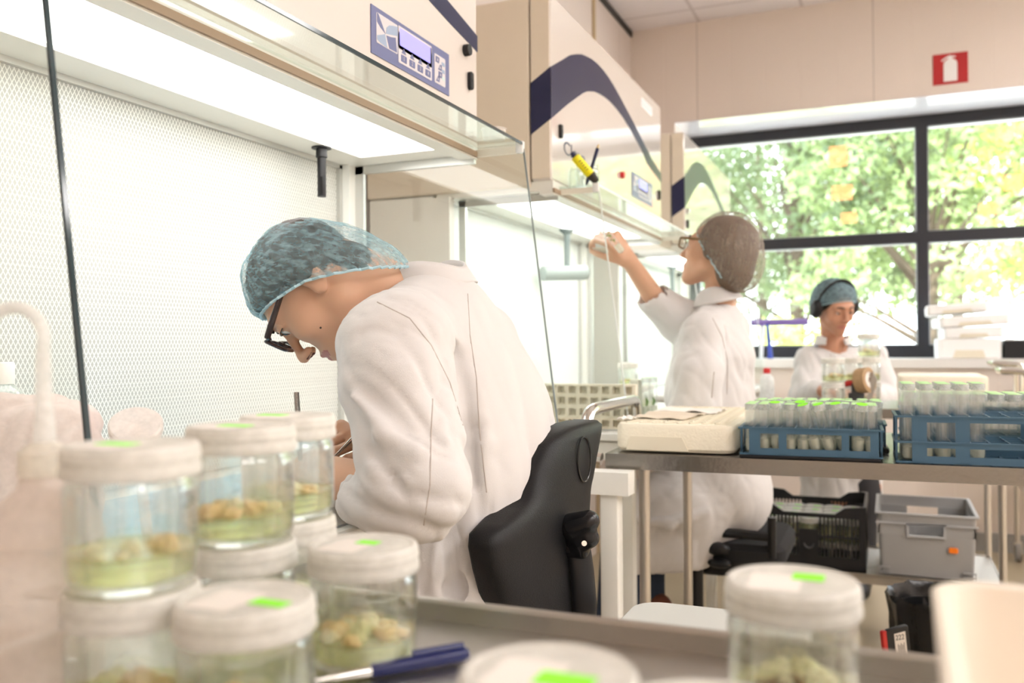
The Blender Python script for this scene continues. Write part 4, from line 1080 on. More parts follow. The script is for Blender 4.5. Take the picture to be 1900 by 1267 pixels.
def seam(name, coat, pix, parent, r=.0010, m=None):
    """stitched line lying on the cloth, following the surface under the given sight points"""
    from mathutils.bvhtree import BVHTree
    off = wloc(parent); me = coat.data
    bv = BVHTree.FromPolygons([v.co+off for v in me.vertices], [p.vertices for p in me.polygons])
    o = Vector((0,0,CAMH)); pts = []
    for i in range(len(pix)-1):
        for t in np.linspace(0,1,9)[:-1]:
            x = pix[i][0]*(1-t)+pix[i+1][0]*t; y = pix[i][1]*(1-t)+pix[i+1][1]*t
            d = (P(x,y,1)-o).normalized(); h = bv.ray_cast(o, d)
            if h[0] is not None: pts.append(h[0]+h[1]*.0002)
    if len(pts) > 2: obj(name, MB().tube(pts, r, 6), m or COATL, parent)

# ------------------------------------------------------------------ the man bending over the nearest bench
man = thing('person', 'person in white lab coat, blue hair net and dark glasses, bent over the nearest bench', 'person', (P(880,1150,1.36).x, P(880,1150,1.36).y, 0))
HM = Head(P(586,527,1.335), lv(-.40,-.91,.0), lv(-.91,.40,-.05), .965)
neck = P(790,572,1.385); hipc = P(870,1150,1.37)
shL, elL, wrL = P(718,660,1.21), P(785,925,1.13), P(612,884,1.245)
shR, elR, wrR = P(880,640,1.53), P(790,880,1.60), P(690,835,1.42)
hdL, hdR = P(560,868,1.30), P(648,812,1.33)
F = Field((-1.05,.72,.0), (-.25,1.72,1.42), .0042)
HM.add(F, back=.010)
F.cone(HM.w(0,-.030,-.035), neck, .052, .050, .03)
F.chain([P(812,660,1.39),P(850,790,1.40),P(882,980,1.39),hipc], [.055,.08,.085,.10], .04, L=(0,1,0), q=1.45)
F.chain([shL,elL,wrL], [.044,.037,.029], .02); F.chain([shR,elR,wrR], [.044,.038,.027], .02)
F.cone(neck, P(812,660,1.39), .05, .05, .03); F.cone(P(812,640,1.38), shL+Vector((0,.03,-.02)), .04, .036, .03); F.cone(P(812,640,1.38), shR+Vector((0,-.03,-.02)), .04, .036, .03)
hand(F, wrL, hdL-wrL, Vector((.25,.35,-.9)), [(.5,.7,.4),(.55,.7,.4),(.7,.8,.4),(.8,.8,.4)], right=False)
hand(F, wrR, hdR-wrR, lv(-.45,-.75,-.30), [(.55,.75,.35),(.6,.8,.4),(.75,.9,.5),(.85,.95,.5)], right=True, thumb=(.45,.75,.25))
knL, knR = hipc+Vector((-.40,-.12,-.03)), hipc+Vector((-.40,.14,-.03))
for kn, dy in ((knL,-.09),(knR,.09)):
    F.chain([hipc+Vector((0,dy,-.03)), kn, kn+Vector((.02,0,-.42)), kn+Vector((-.10,0,-.58))], [.082,.058,.045,.036], .03)
body = F.mesh('body', [SKIN, LIPS, DARKHOLE], man, 2, matfn=HM.lipfn)
HM.eyes(man, .28, look=(0,-.04))
obj('mole', MB().ell(P(595,608,1.255), (.0016,.0016,.0016), None, 8, 6), HAIR, man)
# skull hair and blue pleated net
F = Field(np.array(HM.c)-.16, np.array(HM.c)+.16, .004)
F.ell(HM.w(0,-.003,.029), (.0795,.0870,.0755), HM.A, .01)
for q in (-1,1): F.ell(HM.w(q*.076,-.010,.012), (.013,.030,.030), HM.A, .01)
F.cut(HM.w(0,0,-.004), HM.M.to_3x3()@Vector((0,.62,-.78)))
F.ell(HM.w(0,-.056,-.042), (.060,.028,.034), HM.A, .02)
F.mesh('hair', HAIR, man, 1, disp=clothnoise(.0012,(60,60,60),3))
def fleece(name, col, col2, alpha, palpha, scale=70, var=.18):
    m = mixtrans(name, col, alpha, .5, scale=scale, var=var); nt = m.node_tree
    at = nod(nt, 'ShaderNodeAttribute'); at.attribute_name = 'pleat'
    mx = [n for n in nt.nodes if n.type == 'MIX_SHADER' and n.inputs[1].is_linked and n.inputs[1].links[0].from_node.type == 'BSDF_TRANSPARENT'][0]
    src = mx.inputs[0].links[0].from_socket
    mm = nod(nt, 'ShaderNodeMath', operation='MULTIPLY_ADD'); mm.inputs[1].default_value = palpha; nt.links.new(at.outputs['Fac'], mm.inputs[0]); nt.links.new(src, mm.inputs[2])
    mm.use_clamp = True; nt.links.new(mm.outputs[0], mx.inputs[0])
    return m
capb = fleece('blue_cap_fleece', (.42,.66,.74), None, .30, .50)
def puffM(p, t):
    back = max(0, -p.y/.1)*max(0, (.07-p.z)/.1)
    front = max(0, p.y/.1)*max(0, p.z/.1)
    back = min(1.1, back)
    return (0, -.012*back*t+.002*front, -.062*back*t**1.2+.004*front)
hn = capmesh('hair_net', HM, capb, man, (.099,.097,.106), (0,.000,.004), -.010, .74, puffM, 46, .0022, 2)
glasses(HM, man, FRAMEB, .050, .034, .0024, y=.108)
# coat
Ly = (0,1,0)
F = Field((-1.0,.78,.30), (-.10,1.78,1.36), .0056)
back_ = [P(812,600,1.385),P(826,675,1.40),P(848,780,1.41),P(872,900,1.41),P(882,1050,1.40),P(880,1240,1.38)]
F.chain(back_, [.062,.110,.128,.126,.132,.150], .05, L=Ly, q=1.42)
F.chain([P(810,592,1.385), P(742,628,1.25)], [.060,.066], .05); F.chain([P(812,592,1.385), P(880,650,1.53)], [.060,.062], .05)
F.chain([P(728,652,1.22), P(736,715,1.195)], [.075,.074], .035); F.chain([P(736,715,1.195), P(757,810,1.165), P(775,905,1.135)], [.074,.066,.060], .012)
F.chain([P(782,920,1.135), P(740,935,1.155), P(672,922,1.195)], [.058,.048,.041], .02)
F.chain([shR,elR,P(735,850,1.45)], [.075,.075,.062], .03)
# folds of the sleeve and of the back
fo = [(1,[P(655,735,1.125),P(715,800,1.10),P(775,838,1.095),P(826,822,1.11)],.010),
      (1,[P(700,860,1.10),P(745,905,1.085),P(785,955,1.085)],.010),(1,[P(690,880,1.13),P(725,940,1.11),P(775,975,1.10)],.009),
      (-1,[P(690,845,1.10),P(725,890,1.08),P(760,935,1.075)],.005),
      (1,[P(826,800,1.15),P(846,812,1.15)],.010),
      (1,[P(765,600,1.26),P(822,650,1.265),P(862,730,1.26),P(888,830,1.255),P(905,960,1.25)],.012),
      (-1,[P(795,600,1.25),P(838,655,1.245),P(862,730,1.24),P(872,800,1.24),P(880,900,1.24)],.009),
      (1,[P(800,1010,1.25),P(812,1080,1.24),P(815,1180,1.24)],.016),
      (1,[P(850,990,1.24),P(868,1080,1.24),P(880,1180,1.24)],.015),
      (-1,[P(835,1000,1.22),P(842,1090,1.22),P(845,1180,1.22)],.010)]
foldfield(F, fo, .016)
F.warp(lambda X,Y,Z: .0022*np.sin(X*34+Z*20+2.5*np.sin(Y*13))*np.sin(Z*17+Y*9+1))
# open cuffs and the neck opening
cd_ = (wrL-P(740,935,1.155)).normalized(); cq_ = P(676,921,1.192)+cd_*.018; F.clip(cq_, cd_, .075); F.cone(cq_+cd_*.05, cq_-cd_*.030, .036, .030, .0, sub=True)
cd = (wrL-P(745,925,1.16)).normalized(); F.cut(P(664,908,1.215), cd) if False else None
F.cone(P(735,850,1.45)+(wrR-P(735,850,1.45)).normalized()*.07, P(750,855,1.46), .055, .045, .0, sub=True)
nd = (HM.w(0,-.03,-.03)-neck).normalized()
F.cone(neck+nd*.12, neck+nd*.035, .060, .050, .0, sub=True)
sd_ = np.array(P(860,820,1.07))-np.array(P(650,700,1.12))
coat = F.mesh('lab_coat', COATM, man, 2, disp=ridged([(sd_,9.5,2.2,.0095,3.1,P(750,830,1.10),.16),(np.array(P(830,960,1.1))-np.array(P(660,900,1.15)),11,2.6,.0090,5.3,P(740,930,1.1),.10),
    (np.array(P(930,900,1.3))-np.array(P(880,600,1.3)),7,1.5,.0062,9.4,P(930,760,1.34),.24),((0,0,1),14,2.5,.0080,1.7,P(840,1090,1.27),.15),
    (np.array(P(800,640,1.2))-np.array(P(700,560,1.2)),20,5,.0050,2.2,P(760,620,1.22),.09)]))
# collar: a folded band standing round the nape
def collar(parent, c, ax, side, r0, r1, h, a0, a1, m, th=.004, lean=.25, seed=0, name='collar'):
    ax = Vector(ax).normalized(); side = Vector(side); side = (side-ax*side.dot(ax)).normalized(); fw = ax.cross(side)
    n = 40; vs = []
    for lay in (0,1):
        for j in range(6):
            t = j/5
            for i in range(n+1):
                a = a0+(a1-a0)*i/n; rr_ = (r0+(r1-r0)*t)+(th if lay else 0)+.0015*math.sin(a*5+seed)*(1-t)
                hh = h*(1-t)+(.012*(1-t)*math.cos(a*2+seed))
                vs.append(c+side*math.cos(a)*rr_*1.12+fw*math.sin(a)*rr_+ax*hh)
    fs = []; K = 6*(n+1)
    for j in range(5):
        for i in range(n):
            q = j*(n+1)+i; fs += [(q,q+1,q+n+2,q+n+1),(K+q,K+q+n+1,K+q+n+2,K+q+1)]
    for i in range(n): fs += [(i,i+1,K+i+1,K+i),(5*(n+1)+i,5*(n+1)+i+1,K+5*(n+1)+i+1,K+5*(n+1)+i)]
    for j in range(5): fs += [(j*(n+1),(j+1)*(n+1),K+(j+1)*(n+1),K+j*(n+1)),(j*(n+1)+n,(j+1)*(n+1)+n,K+(j+1)*(n+1)+n,K+j*(n+1)+n)]
    return obj(name, MB().add(vs, fs), m, parent, True)
collar(coat, P(806,546,1.385), Vector((0,0,1))-Vector(CR)*.28, (0,1,0), .054, .066, .040, 0, 2*PI, COATM)
seam('sleeve_seam', coat, [(803,740),(800,800),(798,900),(785,985)], man)
seam('armhole_seam', coat, [(700,560),(760,590),(800,640),(835,710),(862,800)], man)
seam('back_seam', coat, [(868,545),(872,620),(884,700),(890,800),(905,930)], man)
# legs in jeans
F = Field((-1.1,.95,.05), (-.30,1.60,.82), .008)
for kn, dy in ((knL,-.09),(knR,.09)):
    F.chain([hipc+Vector((0,dy,-.03)), kn, kn+Vector((.02,0,-.42))], [.095,.072,.060], .03)
F.mesh('jeans', DENIM, man, 2)
for kn in (knL, knR):
    f0 = kn+Vector((-.02,0,-.58)); F = Field(f0-Vector((.24,.09,.10)), f0+Vector((.14,.09,.14)), .006)
    F.chain([f0+Vector((.04,0,.03)), f0+Vector((-.07,0,.01)), f0+Vector((-.15,0,-.005))], [.047,.042,.038], .02, L=(0,1,0), q=1.05); F.cone(f0+Vector((.03,0,.03)), f0+Vector((.03,0,.09)), .05,.05,.02)
    F.mesh('shoe', SHOEM, man, 1)
# scalpel and forceps in his hands
sc_ = thing('scalpel', 'slim steel scalpel held upright above the bench', 'scalpel', P(560,850,1.30))
a, b = P(558,862,1.29), P(550,728,1.33)
obj('scalpel_handle', MB().tube([a, a+(b-a)*.1, a+(b-a)*.5, b], [.0022,.0034,.0042,.0040], 10, flat=.45), STEEL, sc_)
fo_ = thing('forceps', 'steel forceps held between the fingers', 'forceps', P(640,820,1.31))
for dx in (0,7): obj('forceps_arm', MB().tube([P(672,792+dx*.5,1.36), P(652,812+dx,1.32), P(618,848+dx*.3,1.26)], [.0022,.0026,.0010], 8, flat=.5), STEEL, fo_)

# ------------------------------------------------------------------ the woman holding a tube up at the middle bench
w2 = thing('person', 'person in white coat and hair net, arm raised with a tube at the middle bench', 'person', (P(1370,960,2.82).x, P(1370,960,2.82).y, 0))
H2 = Head(P(1331,466,2.76), lv(-.80,.20,-.56), lv(.18,.97,0))
nk2 = P(1332,572,2.78)
L2 = CR*.42-CT*.88; L2 /= np.linalg.norm(L2)
s2L, e2L, w2L = P(1302,618,2.62), P(1300,740,2.56), P(1230,800,2.62)
s2R, e2R, w2R = P(1352,612,2.90), P(1232,578,2.80), P(1167,483,2.72)
hp2 = P(1368,905,2.83)
F = Field((-1.15,2.2,.22), (-.10,3.15,1.66), .0058)
H2.add(F)
F.cone(H2.w(0,-.03,-.04), nk2, .046,.048,.02); F.chain([nk2,nk2+Vector((0,0,-.12)),P(1334,760,2.8),hp2],[.045,.055,.075,.10],.04,L=L2,q=1.3)
F.chain([s2L,e2L,w2L],[.040,.034,.025],.02); F.chain([s2R,e2R,w2R],[.040,.037,.0245],.02); F.cone(nk2+Vector((0,0,-.08)),s2L,.035,.035,.02); F.cone(nk2+Vector((0,0,-.08)),s2R,.035,.035,.02)
hd2 = P(1138,446,2.70)
hand(F, w2R, hd2-w2R, lv(-.50,-.25,-.80), [(.75,1.0,.5),(.85,1.05,.6),(.9,1.1,.6),(1.0,1.1,.6)], right=True, k=1.0, thumb=(.35,.75,.35))
hand(F, w2L, Vector(lv(-.9,-.2,0)), Vector((0,0,-1)), [(.4,.5,.3)]*4, right=False)
kn2a, kn2b = P(1165,960,2.68), P(1190,965,2.86)
F.chain([hp2,kn2a,P(1142,1130,2.62)],[.09,.062,.045],.03); F.chain([hp2,kn2b,P(1200,1118,2.82)],[.09,.062,.040],.03)
F.cone(P(1200,1118,2.82),P(1203,1160,2.80),.034,.038,.01)
F.mesh('body', [SKIN, LIPS, DARKHOLE], w2, 2, matfn=H2.lipfn)
H2.eyes(w2, .8, look=(0,.03))
glasses(H2, w2, mat('amber_spectacle_frame', (.18,.10,.03), .3), .048,.030,.0022, y=.106)
F = Field(np.array(H2.c)-.17, np.array(H2.c)+.17, .006)
F.ell(H2.w(0,-.026,.030), (.083,.100,.086), H2.A, .01); F.ell(H2.w(0,-.070,-.05), (.070,.055,.070), H2.A, .04)
for q_ in (-1,1): F.ell(H2.w(q_*.078,-.010,-.004), (.014,.026,.036), H2.A, .01)
F.cut(H2.w(0,.045,.035), H2.M.to_3x3()@Vector((0,.93,.1)))
F.mesh('hair', mat('brown_hair', (.13,.085,.055), .55, bump=(40,.8), var=(20,.4)), w2, 1)
capw = fleece('white_cap_fleece', (.52,.44,.37), None, .34, .25, 22, .07)
def puff2(p, t):
    back = min(1.2, max(0,-p.y/.1)); return (0, -.014*back*(.3+t), -.042*back*t+.0)
capmesh('hair_net', H2, capw, w2, (.100,.108,.110), (0,-.028,.014), -.022, .95, puff2, 40, .0020, 5)
F = Field((-1.2,2.2,.40), (-.05,3.2,1.50), .0075)
F.chain([P(1334,598,2.78),P(1326,655,2.78),P(1316,730,2.79),P(1336,800,2.80),P(1346,890,2.82),P(1348,925,2.82)],[.055,.112,.124,.118,.118,.115],.05,L=L2,q=1.38)
F.chain([nk2+Vector((0,0,-.035)),s2L],[.058,.060],.04); F.chain([nk2+Vector((0,0,-.035)),s2R],[.058,.058],.04)
F.chain([P(1306,626,2.64),P(1296,690,2.58),P(1292,755,2.58)],[.066,.070,.070],.03); F.chain([P(1292,755,2.58),P(1240,800,2.62)],[.066,.055],.03)
F.chain([s2R,P(1262,596,2.83),P(1213,553,2.78)],[.066,.066,.055],.03)
F.chain([P(1355,925,2.80),P(1260,935,2.74),P(1185,945,2.70)],[.120,.105,.090],.05,L=L2,q=1.45)
F.chain([P(1290,980,2.72),P(1180,985,2.68)],[.085,.080],.06,L=L2,q=1.5)
F.chain([P(1270,1030,2.70),P(1170,1035,2.66)],[.075,.070],.05,L=L2,q=1.6)
F.cut((0,0,.468), (0,0,-1))
F.chain([P(1225,560,2.79)+Vector((0,0,0)), P(1190,525,2.755)],[.044,.052],.0,sub=True)
F.cone(nk2+Vector((0,0,.07)), nk2+Vector((0,0,.015)), .058,.048,0,sub=True)
foldfield(F, [(-1,[P(1345,615,2.62),P(1352,670,2.6),P(1348,745,2.6)],.010),(1,[P(1355,610,2.68),P(1385,660,2.72),P(1395,740,2.72)],.018),
   (-1,[P(1180,915,2.55),P(1260,925,2.55),P(1330,905,2.58)],.012),(1,[P(1170,960,2.55),P(1240,975,2.55),P(1310,950,2.6)],.014),(-1,[P(1160,990,2.55),P(1230,1015,2.55)],.010)], .02)
coat2 = F.mesh('lab_coat', COATM, w2, 2, disp=ridged([(np.array(P(1340,740,2.6))-np.array(P(1250,620,2.6)),10,2.5,.0070,4.2,P(1310,680,2.62),.30),(L2*.3+np.array((-.5,0,-.3)),9,1.8,.0055,8.1,P(1240,970,2.6),.26)]))
collar(coat2, P(1332,562,2.775), Vector((0,0,1))+lv(-.2,0,0)*.2, Vector(L2), .058,.076,.040,0,2*PI,COATM)
seam('armhole_seam', coat2, [(1322,590),(1340,625),(1350,670),(1349,740)], w2, .0016); seam('sleeve_seam', coat2, [(1325,690),(1320,745)], w2, .0016)
F = Field((-1.15,2.3,.25), (-.15,3.15,.95), .009)
F.chain([hp2,kn2a,P(1142,1165,2.62)],[.10,.075,.060],.03); F.chain([hp2,kn2b,P(1203,1100,2.82)],[.10,.075,.052],.03)
F.mesh('jeans', DENIM, w2, 2)
for q, a in ((0, P(1210,1152,2.79)), (1, P(1145,1195,2.62))):
    F = Field(a-Vector((.2,.08,.09)), a+Vector((.12,.08,.12)), .006)
    F.chain([a+Vector((.03,0,.01)), a+Vector((-.06,0,-.008)), a+Vector((-.13,0,-.018))],[.038,.036,.030],.02); F.cone(a+Vector((.03,0,.01)),a+Vector((.025,0,.05)),.036,.038,.015)
    F.mesh('shoe', SHOEM, w2, 1)
# the tube she holds up
tb0 = place_tube(pro, Matrix.Translation(P(1151,462,2.66))@Matrix((Vector(lv(.6,-.6,.5)).cross(lv(-.7,.75,.1)).normalized(), Vector((0,0,0)), Vector(lv(-.7,.75,.1)))).transposed().to_4x4(), 'glass tube with a green sprig held up to the light by the raised hand', None)
ax_ = Vector(lv(-.62,.70,.30)); xx_ = ax_.orthogonal().normalized(); yy_ = ax_.cross(xx_)
Mt = Matrix(((xx_.x,yy_.x,ax_.x,0),(xx_.y,yy_.y,ax_.y,0),(xx_.z,yy_.z,ax_.z,0),(0,0,0,1)))
tb0.matrix_basis = Matrix.Translation(P(1155,468,2.665))@Mt
if 'group' in tb0: del tb0['group']
for ch in list(tb0.children):
    if ch.name.startswith('green_dot'): bpy.data.objects.remove(ch)
m = MB()
for k in range(6):
    z = .04+.006*k; a = k*2.2; m.add([(0,0,z),(.008*math.cos(a),.008*math.sin(a),z+.006),(.004*math.cos(a+.7),.004*math.sin(a+.7),z+.010),(.0,.001,z+.002)],[(0,1,2,3)])
o = obj('green_sprig', m, mat('sprig_green', (.10,.28,.03), .6)); o.parent = tb0

# ------------------------------------------------------------------ the woman facing us behind the rear trolley
w3 = thing('person', 'person with black ear muffs over a blue hair net, looking down before the window', 'person', (P(1560,700,4.05).x, P(1560,700,4.05).y, 0))
H3 = Head(P(1548,568,4.0), lv(.24,-.42,.87), lv(.04,.90,.42), 1.0)
nk3 = P(1546,645,4.07); L3 = CR
cx3 = P(1560,760,4.12)
s3a, e3a, w3a = P(1500,668,4.08), P(1492,738,4.00), P(1535,722,3.80)
s3b, e3b, w3b = P(1622,662,4.08), P(1648,735,4.00), P(1600,735,3.80)
F = Field((-.75,3.4,.02), (.45,4.75,1.55), .0070)
H3.add(F)
F.cone(H3.w(0,-.03,-.04), nk3, .045,.048,.02); F.chain([nk3,nk3+Vector((0,0,-.12)),cx3,P(1560,900,4.12)],[.045,.06,.08,.10],.04,L=L3,q=1.3)
F.chain([s3a,e3a,w3a],[.04,.034,.025],.02); F.chain([s3b,e3b,w3b],[.04,.034,.025],.02)
hand(F, w3a, P(1560,722,3.68)-w3a, Vector((0,0,-1)), [(.3,.5,.3)]*4, right=True); hand(F, w3b, P(1580,735,3.68)-w3b, Vector((0,0,-1)), [(.3,.5,.3)]*4, right=False)
for dx in (-.09,.09):
    b0 = P(1560,900,4.12)+Vector((dx,0,0)); F.chain([b0, Vector((b0.x,b0.y-.02,.50)), Vector((b0.x,b0.y,.09))],[.085,.058,.04],.03)
F.mesh('body', [SKIN3, LIPS, DARKHOLE], w3, 2, matfn=H3.lipfn)
H3.skin = SKIN3; H3.eyes(w3, .25, look=(0,-.05))
F = Field(np.array(H3.c)-.16, np.array(H3.c)+.16, .006)
F.ell(H3.w(0,-.020,.034), (.082,.098,.083), H3.A, .01); F.ell(H3.w(0,-.075,-.03), (.07,.045,.06), H3.A, .03); F.cut(H3.w(0,.058,.050), H3.M.to_3x3()@Vector((0,.94,-.34)))
F.mesh('hair', HAIR, w3, 1)
def puff3(p, t):
    back = min(1.2, max(0,-p.y/.1)); return (-.018*back*t, -.02*back*(.3+t), -.030*back*t)
capb3 = fleece('blue_cap_fleece_far', (.30,.47,.54), None, .55, .35)
hn3 = capmesh('hair_net', H3, capb3, w3, (.094,.106,.100), (0,-.016,.022), .000, .72, puff3, 40, .002, 8)
rimpts = []
m = MB()
for k in range(25):
    a = PI*k/24; rimpts.append(H3.w(.094*math.cos(a)*1.0, .012+.0*math.sin(a), .004+.124*math.sin(a)))
hb = obj('ear_muffs', MB().tube(rimpts, .0085, 10, flat=.5), BLACK, w3)
for q in (-1,1):
    Mx = H3.M@Matrix.Translation((q*.092,.004,-.006))@Matrix.Rotation(PI/2*q,4,'Y')@Matrix.Diagonal((1.25,.9,1,1))
    obj('ear_cup', MB().lathe([(0,-.014),(.032,-.014),(.036,-.006),(.034,.008),(.024,.020),(0,.023)], 24, Mx), BLACK, hb)
F = Field((-.80,3.5,.42), (.50,4.8,1.40), .0085)
F.chain([P(1547,668,4.08),P(1552,700,4.08),cx3,P(1560,860,4.12),P(1560,960,4.12)],[.06,.098,.105,.118,.13],.05,L=L3,q=1.5)
F.chain([nk3+Vector((0,0,-.06)),s3a],[.052,.056],.04); F.chain([nk3+Vector((0,0,-.06)),s3b],[.052,.056],.04)
F.chain([s3a,e3a,P(1520,726,3.88)],[.060,.060,.046],.03); F.chain([s3b,e3b,P(1615,735,3.88)],[.060,.060,.046],.03)
F.cone(nk3+Vector((0,0,.06)), nk3+Vector((0,0,-.02)), .062,.050,0,sub=True)
F.cone(P(1545,640,3.98), P(1541,655,4.0), .028,.012,0,sub=True)
coat3 = F.mesh('lab_coat', COATM, w3, 2, disp=ridged([((.3,.1,-1),9,2.5,.0080,6.2,None,1)]))
# stand-up collar and placket
collar(coat3, P(1546,640,4.045), Vector((0,0,1)), Vector(CR), .060,.072,.034, -1.2,4.0, COATM, name='stand_collar')
seam('placket_seam', coat3, [(1541,655),(1543,690),(1545,730)], w3, .0018)
m = MB(); 
for k in range(2):
    q = P(1550,661+k*26,3.945); m.ell(q, (.005,.003,.005), None, 10, 6)
obj('button', MB().ell(P(1551,660,3.95), (.005,.003,.005), None, 10, 6), mat('button_white', (.9,.9,.9), .3), w3)
for dx in (-.09,.09):
    b0 = P(1560,900,4.12)+Vector((dx,0,0)); F = Field((b0.x-.1,b0.y-.15,.03), (b0.x+.1,b0.y+.12,.80), .01); F.chain([b0+Vector((0,0,-.05)), Vector((b0.x,b0.y-.02,.50)), Vector((b0.x,b0.y,.10))],[.09,.07,.058],.03); F.mesh('trousers', mat('dark_trousers', (.03,.03,.035), .8), w3, 1)
    F = Field((b0.x-.08,b0.y-.26,-.01), (b0.x+.08,b0.y+.12,.14), .008); F.chain([(b0.x,b0.y+.02,.045),(b0.x,b0.y-.17,.038)],[.044,.036],.01); F.cut((0,0,0),(0,0,-1)); F.mesh('shoe', BLACK, w3, 1)

# ================================================================== CHAIRS
def chair_base(t, x, y, zs, m=BLACK, r=.27, ang=.3):
    obj('gas_column', MB().tube([(x,y,.09),(x,y,.30),(x,y,.301),(x,y,zs)], [.030,.030,.020,.020], 20), m, t)
    for k in range(5):
        a = ang+2*PI*k/5; e = Vector((x+r*math.cos(a), y+r*math.sin(a), .075))
        f_ = obj('base_arm', MB().tube([Vector((x,y,.115)), e], [.028,.017], 12, flat=.8), m, t)
        c = e+Vector((.0,.0,-.047))
        obj('castor', MB().cyl((c.x-.020,c.y,.028),(c.x+.020,c.y,.028),.028,18), m, f_)
oc = thing('office_chair', 'black office chair with a tall winged backrest, behind the bent-over man', 'chair', (P(960,1180,1.40).x+.02, P(960,1180,1.40).y, 0))
# backrest: stacked rounded sections
yaw = math.radians(4); La = Vector((math.sin(yaw), math.cos(yaw), 0)); Fa = Vector((-La.y, La.x, 0))      # lateral, forward
rows = [(781,1052,1098),(788,1024,1112),(800,1003,1118),(820,984,1118),(866,968,1111),(915,954,1104),(934,932,1102),(956,908,1101),(976,887,1101),(998,885,1100),(1040,893,1100),(1126,916,1101),(1200,935,1101),(1260,950,1100)]
def plane_pt(px, py, base):       # sight point on the upright backrest plane through base
    o = Vector((0,0,CAMH)); d = P(px,py,1)-o; t = (base-o).dot(Fa)/d.dot(Fa); return o+d*t
baseP = P(1075,900,1.40)
rings = []
for i, (py, xl, xr) in enumerate(rows):
    a_ = plane_pt(xl+46, py, baseP); b_ = plane_pt(xr+13, py, baseP)
    z = a_.z*.75+b_.z*.25; c0_ = (a_-baseP).dot(La); c1_ = (b_-baseP).dot(La)
    lean_ = Fa*0.0
    rg = []
    mid, hw = (c0_+c1_)/2, abs(c1_-c0_)/2
    th = .027 if i > 1 else (.014,.022)[i]
    for k in range(36):
        a = 2*PI*k/36; ca, sa = math.cos(a), math.sin(a); ex = .30
        u = mid+hw*abs(ca)**ex*(1 if ca >= 0 else -1); v = .024+th*abs(sa)**(.42)*(1 if sa >= 0 else -1)
        bow = .012*((u-mid)/max(hw,.01))**2          # wings curve forwards
        rg.append(baseP+La*u+Fa*(v+bow)+Vector((0,0,z-baseP.z))+lean_)
    rings.append(rg)
m = MB(); m.loftrings(rings)
br_ = obj('backrest', m, BLACKR, oc, True)
# embossed oval ring on the shell
ring = []
for k in range(33):
    a = 2*PI*k/32; q = plane_pt(1084+12*math.cos(a), 852+42*math.sin(a), baseP-Fa*.004); ring.append(q)
obj('embossed_ring', MB().tube(ring, .0015, 6), mat('black_gloss', (.02,.02,.02), .25), br_)
# height adjuster on the back: cover, bracket and strut
ad = Field(np.array(P(1075,990,1.33))-.10, np.array(P(1075,990,1.33))+.10, .003)
ad.chain([P(1062,976,1.345), P(1093,966,1.33)], [.020,.016], .008); ad.chain([P(1078,1004,1.345),P(1094,998,1.335)],[.018,.015],.010); ad.chain([P(1052,985,1.36),P(1056,1015,1.36)],[.016,.014],.008); ad.chain([P(1056,1020,1.36),P(1080,1025,1.35)],[.012,.010],.01)
ob_ = ad.mesh('height_adjuster', mat('black_gloss2', (.012,.012,.014), .22), oc, 1)
obj('adjuster_bolt', MB().cyl(P(1083,1008,1.305), P(1084,1008,1.30), .004, 12), CHROME, ob_)
obj('back_strut', MB().tube([P(1072,1005,1.36),P(1080,1060,1.36),P(1086,1130,1.37),P(1080,1220,1.40),P(1030,1290,1.42)], .020, 14, flat=.55), BLACK, oc)
cx, cy = hipc.x+.02, hipc.y
m = MB(); m.rbox(cx-.25, cy-.23, .52, cx+.20, cy+.23, .585, .08, seg=6); obj('seat', m, mat('black_cloth_seat', (.02,.02,.022), .9), oc)
chair_base(oc, cx, cy, .52)
# the woman's chair
st = thing('office_chair', 'black swivel chair with an armrest, under the seated person at the middle bench', 'chair', (P(1340,1000,2.85).x, P(1340,1000,2.85).y, 0))
sx, sy = P(1335,1000,2.85).x, P(1335,1000,2.85).y
zS = hp2.z-.135
obj('seat', MB().rbox(sx-.20, sy-.21, zS-.07, sx+.22, sy+.21, zS, .07, seg=6), MATS['black_cloth_seat'], st)
chair_base(st, P(1293,1100,2.75).x, P(1293,1100,2.75).y, zS-.07, r=.28, ang=.1)
obj('tilt_lever_box', MB().rbox(sx-.12, sy-.08, zS-.13, sx+.10, sy+.08, zS-.07, .02), BLACK, st)
ar = obj('armrest_bracket', MB().tube([P(1330,988,2.66),P(1370,990,2.62),P(1425,996,2.60)], .015, 8, flat=.9), BLACK, st)
obj('armrest_post', MB().cyl(P(1432,1035,2.6), P(1432,960,2.6), .013, 14), BLACK, st)
obj('adjuster_knob', MB().ell(P(1332,1018,2.62), (.035,.022,.020), None, 16, 10), BLACK, st)
obj('adjuster_knob', MB().ell(P(1335,1045,2.62), (.035,.022,.014), None, 16, 10), BLACK, st)

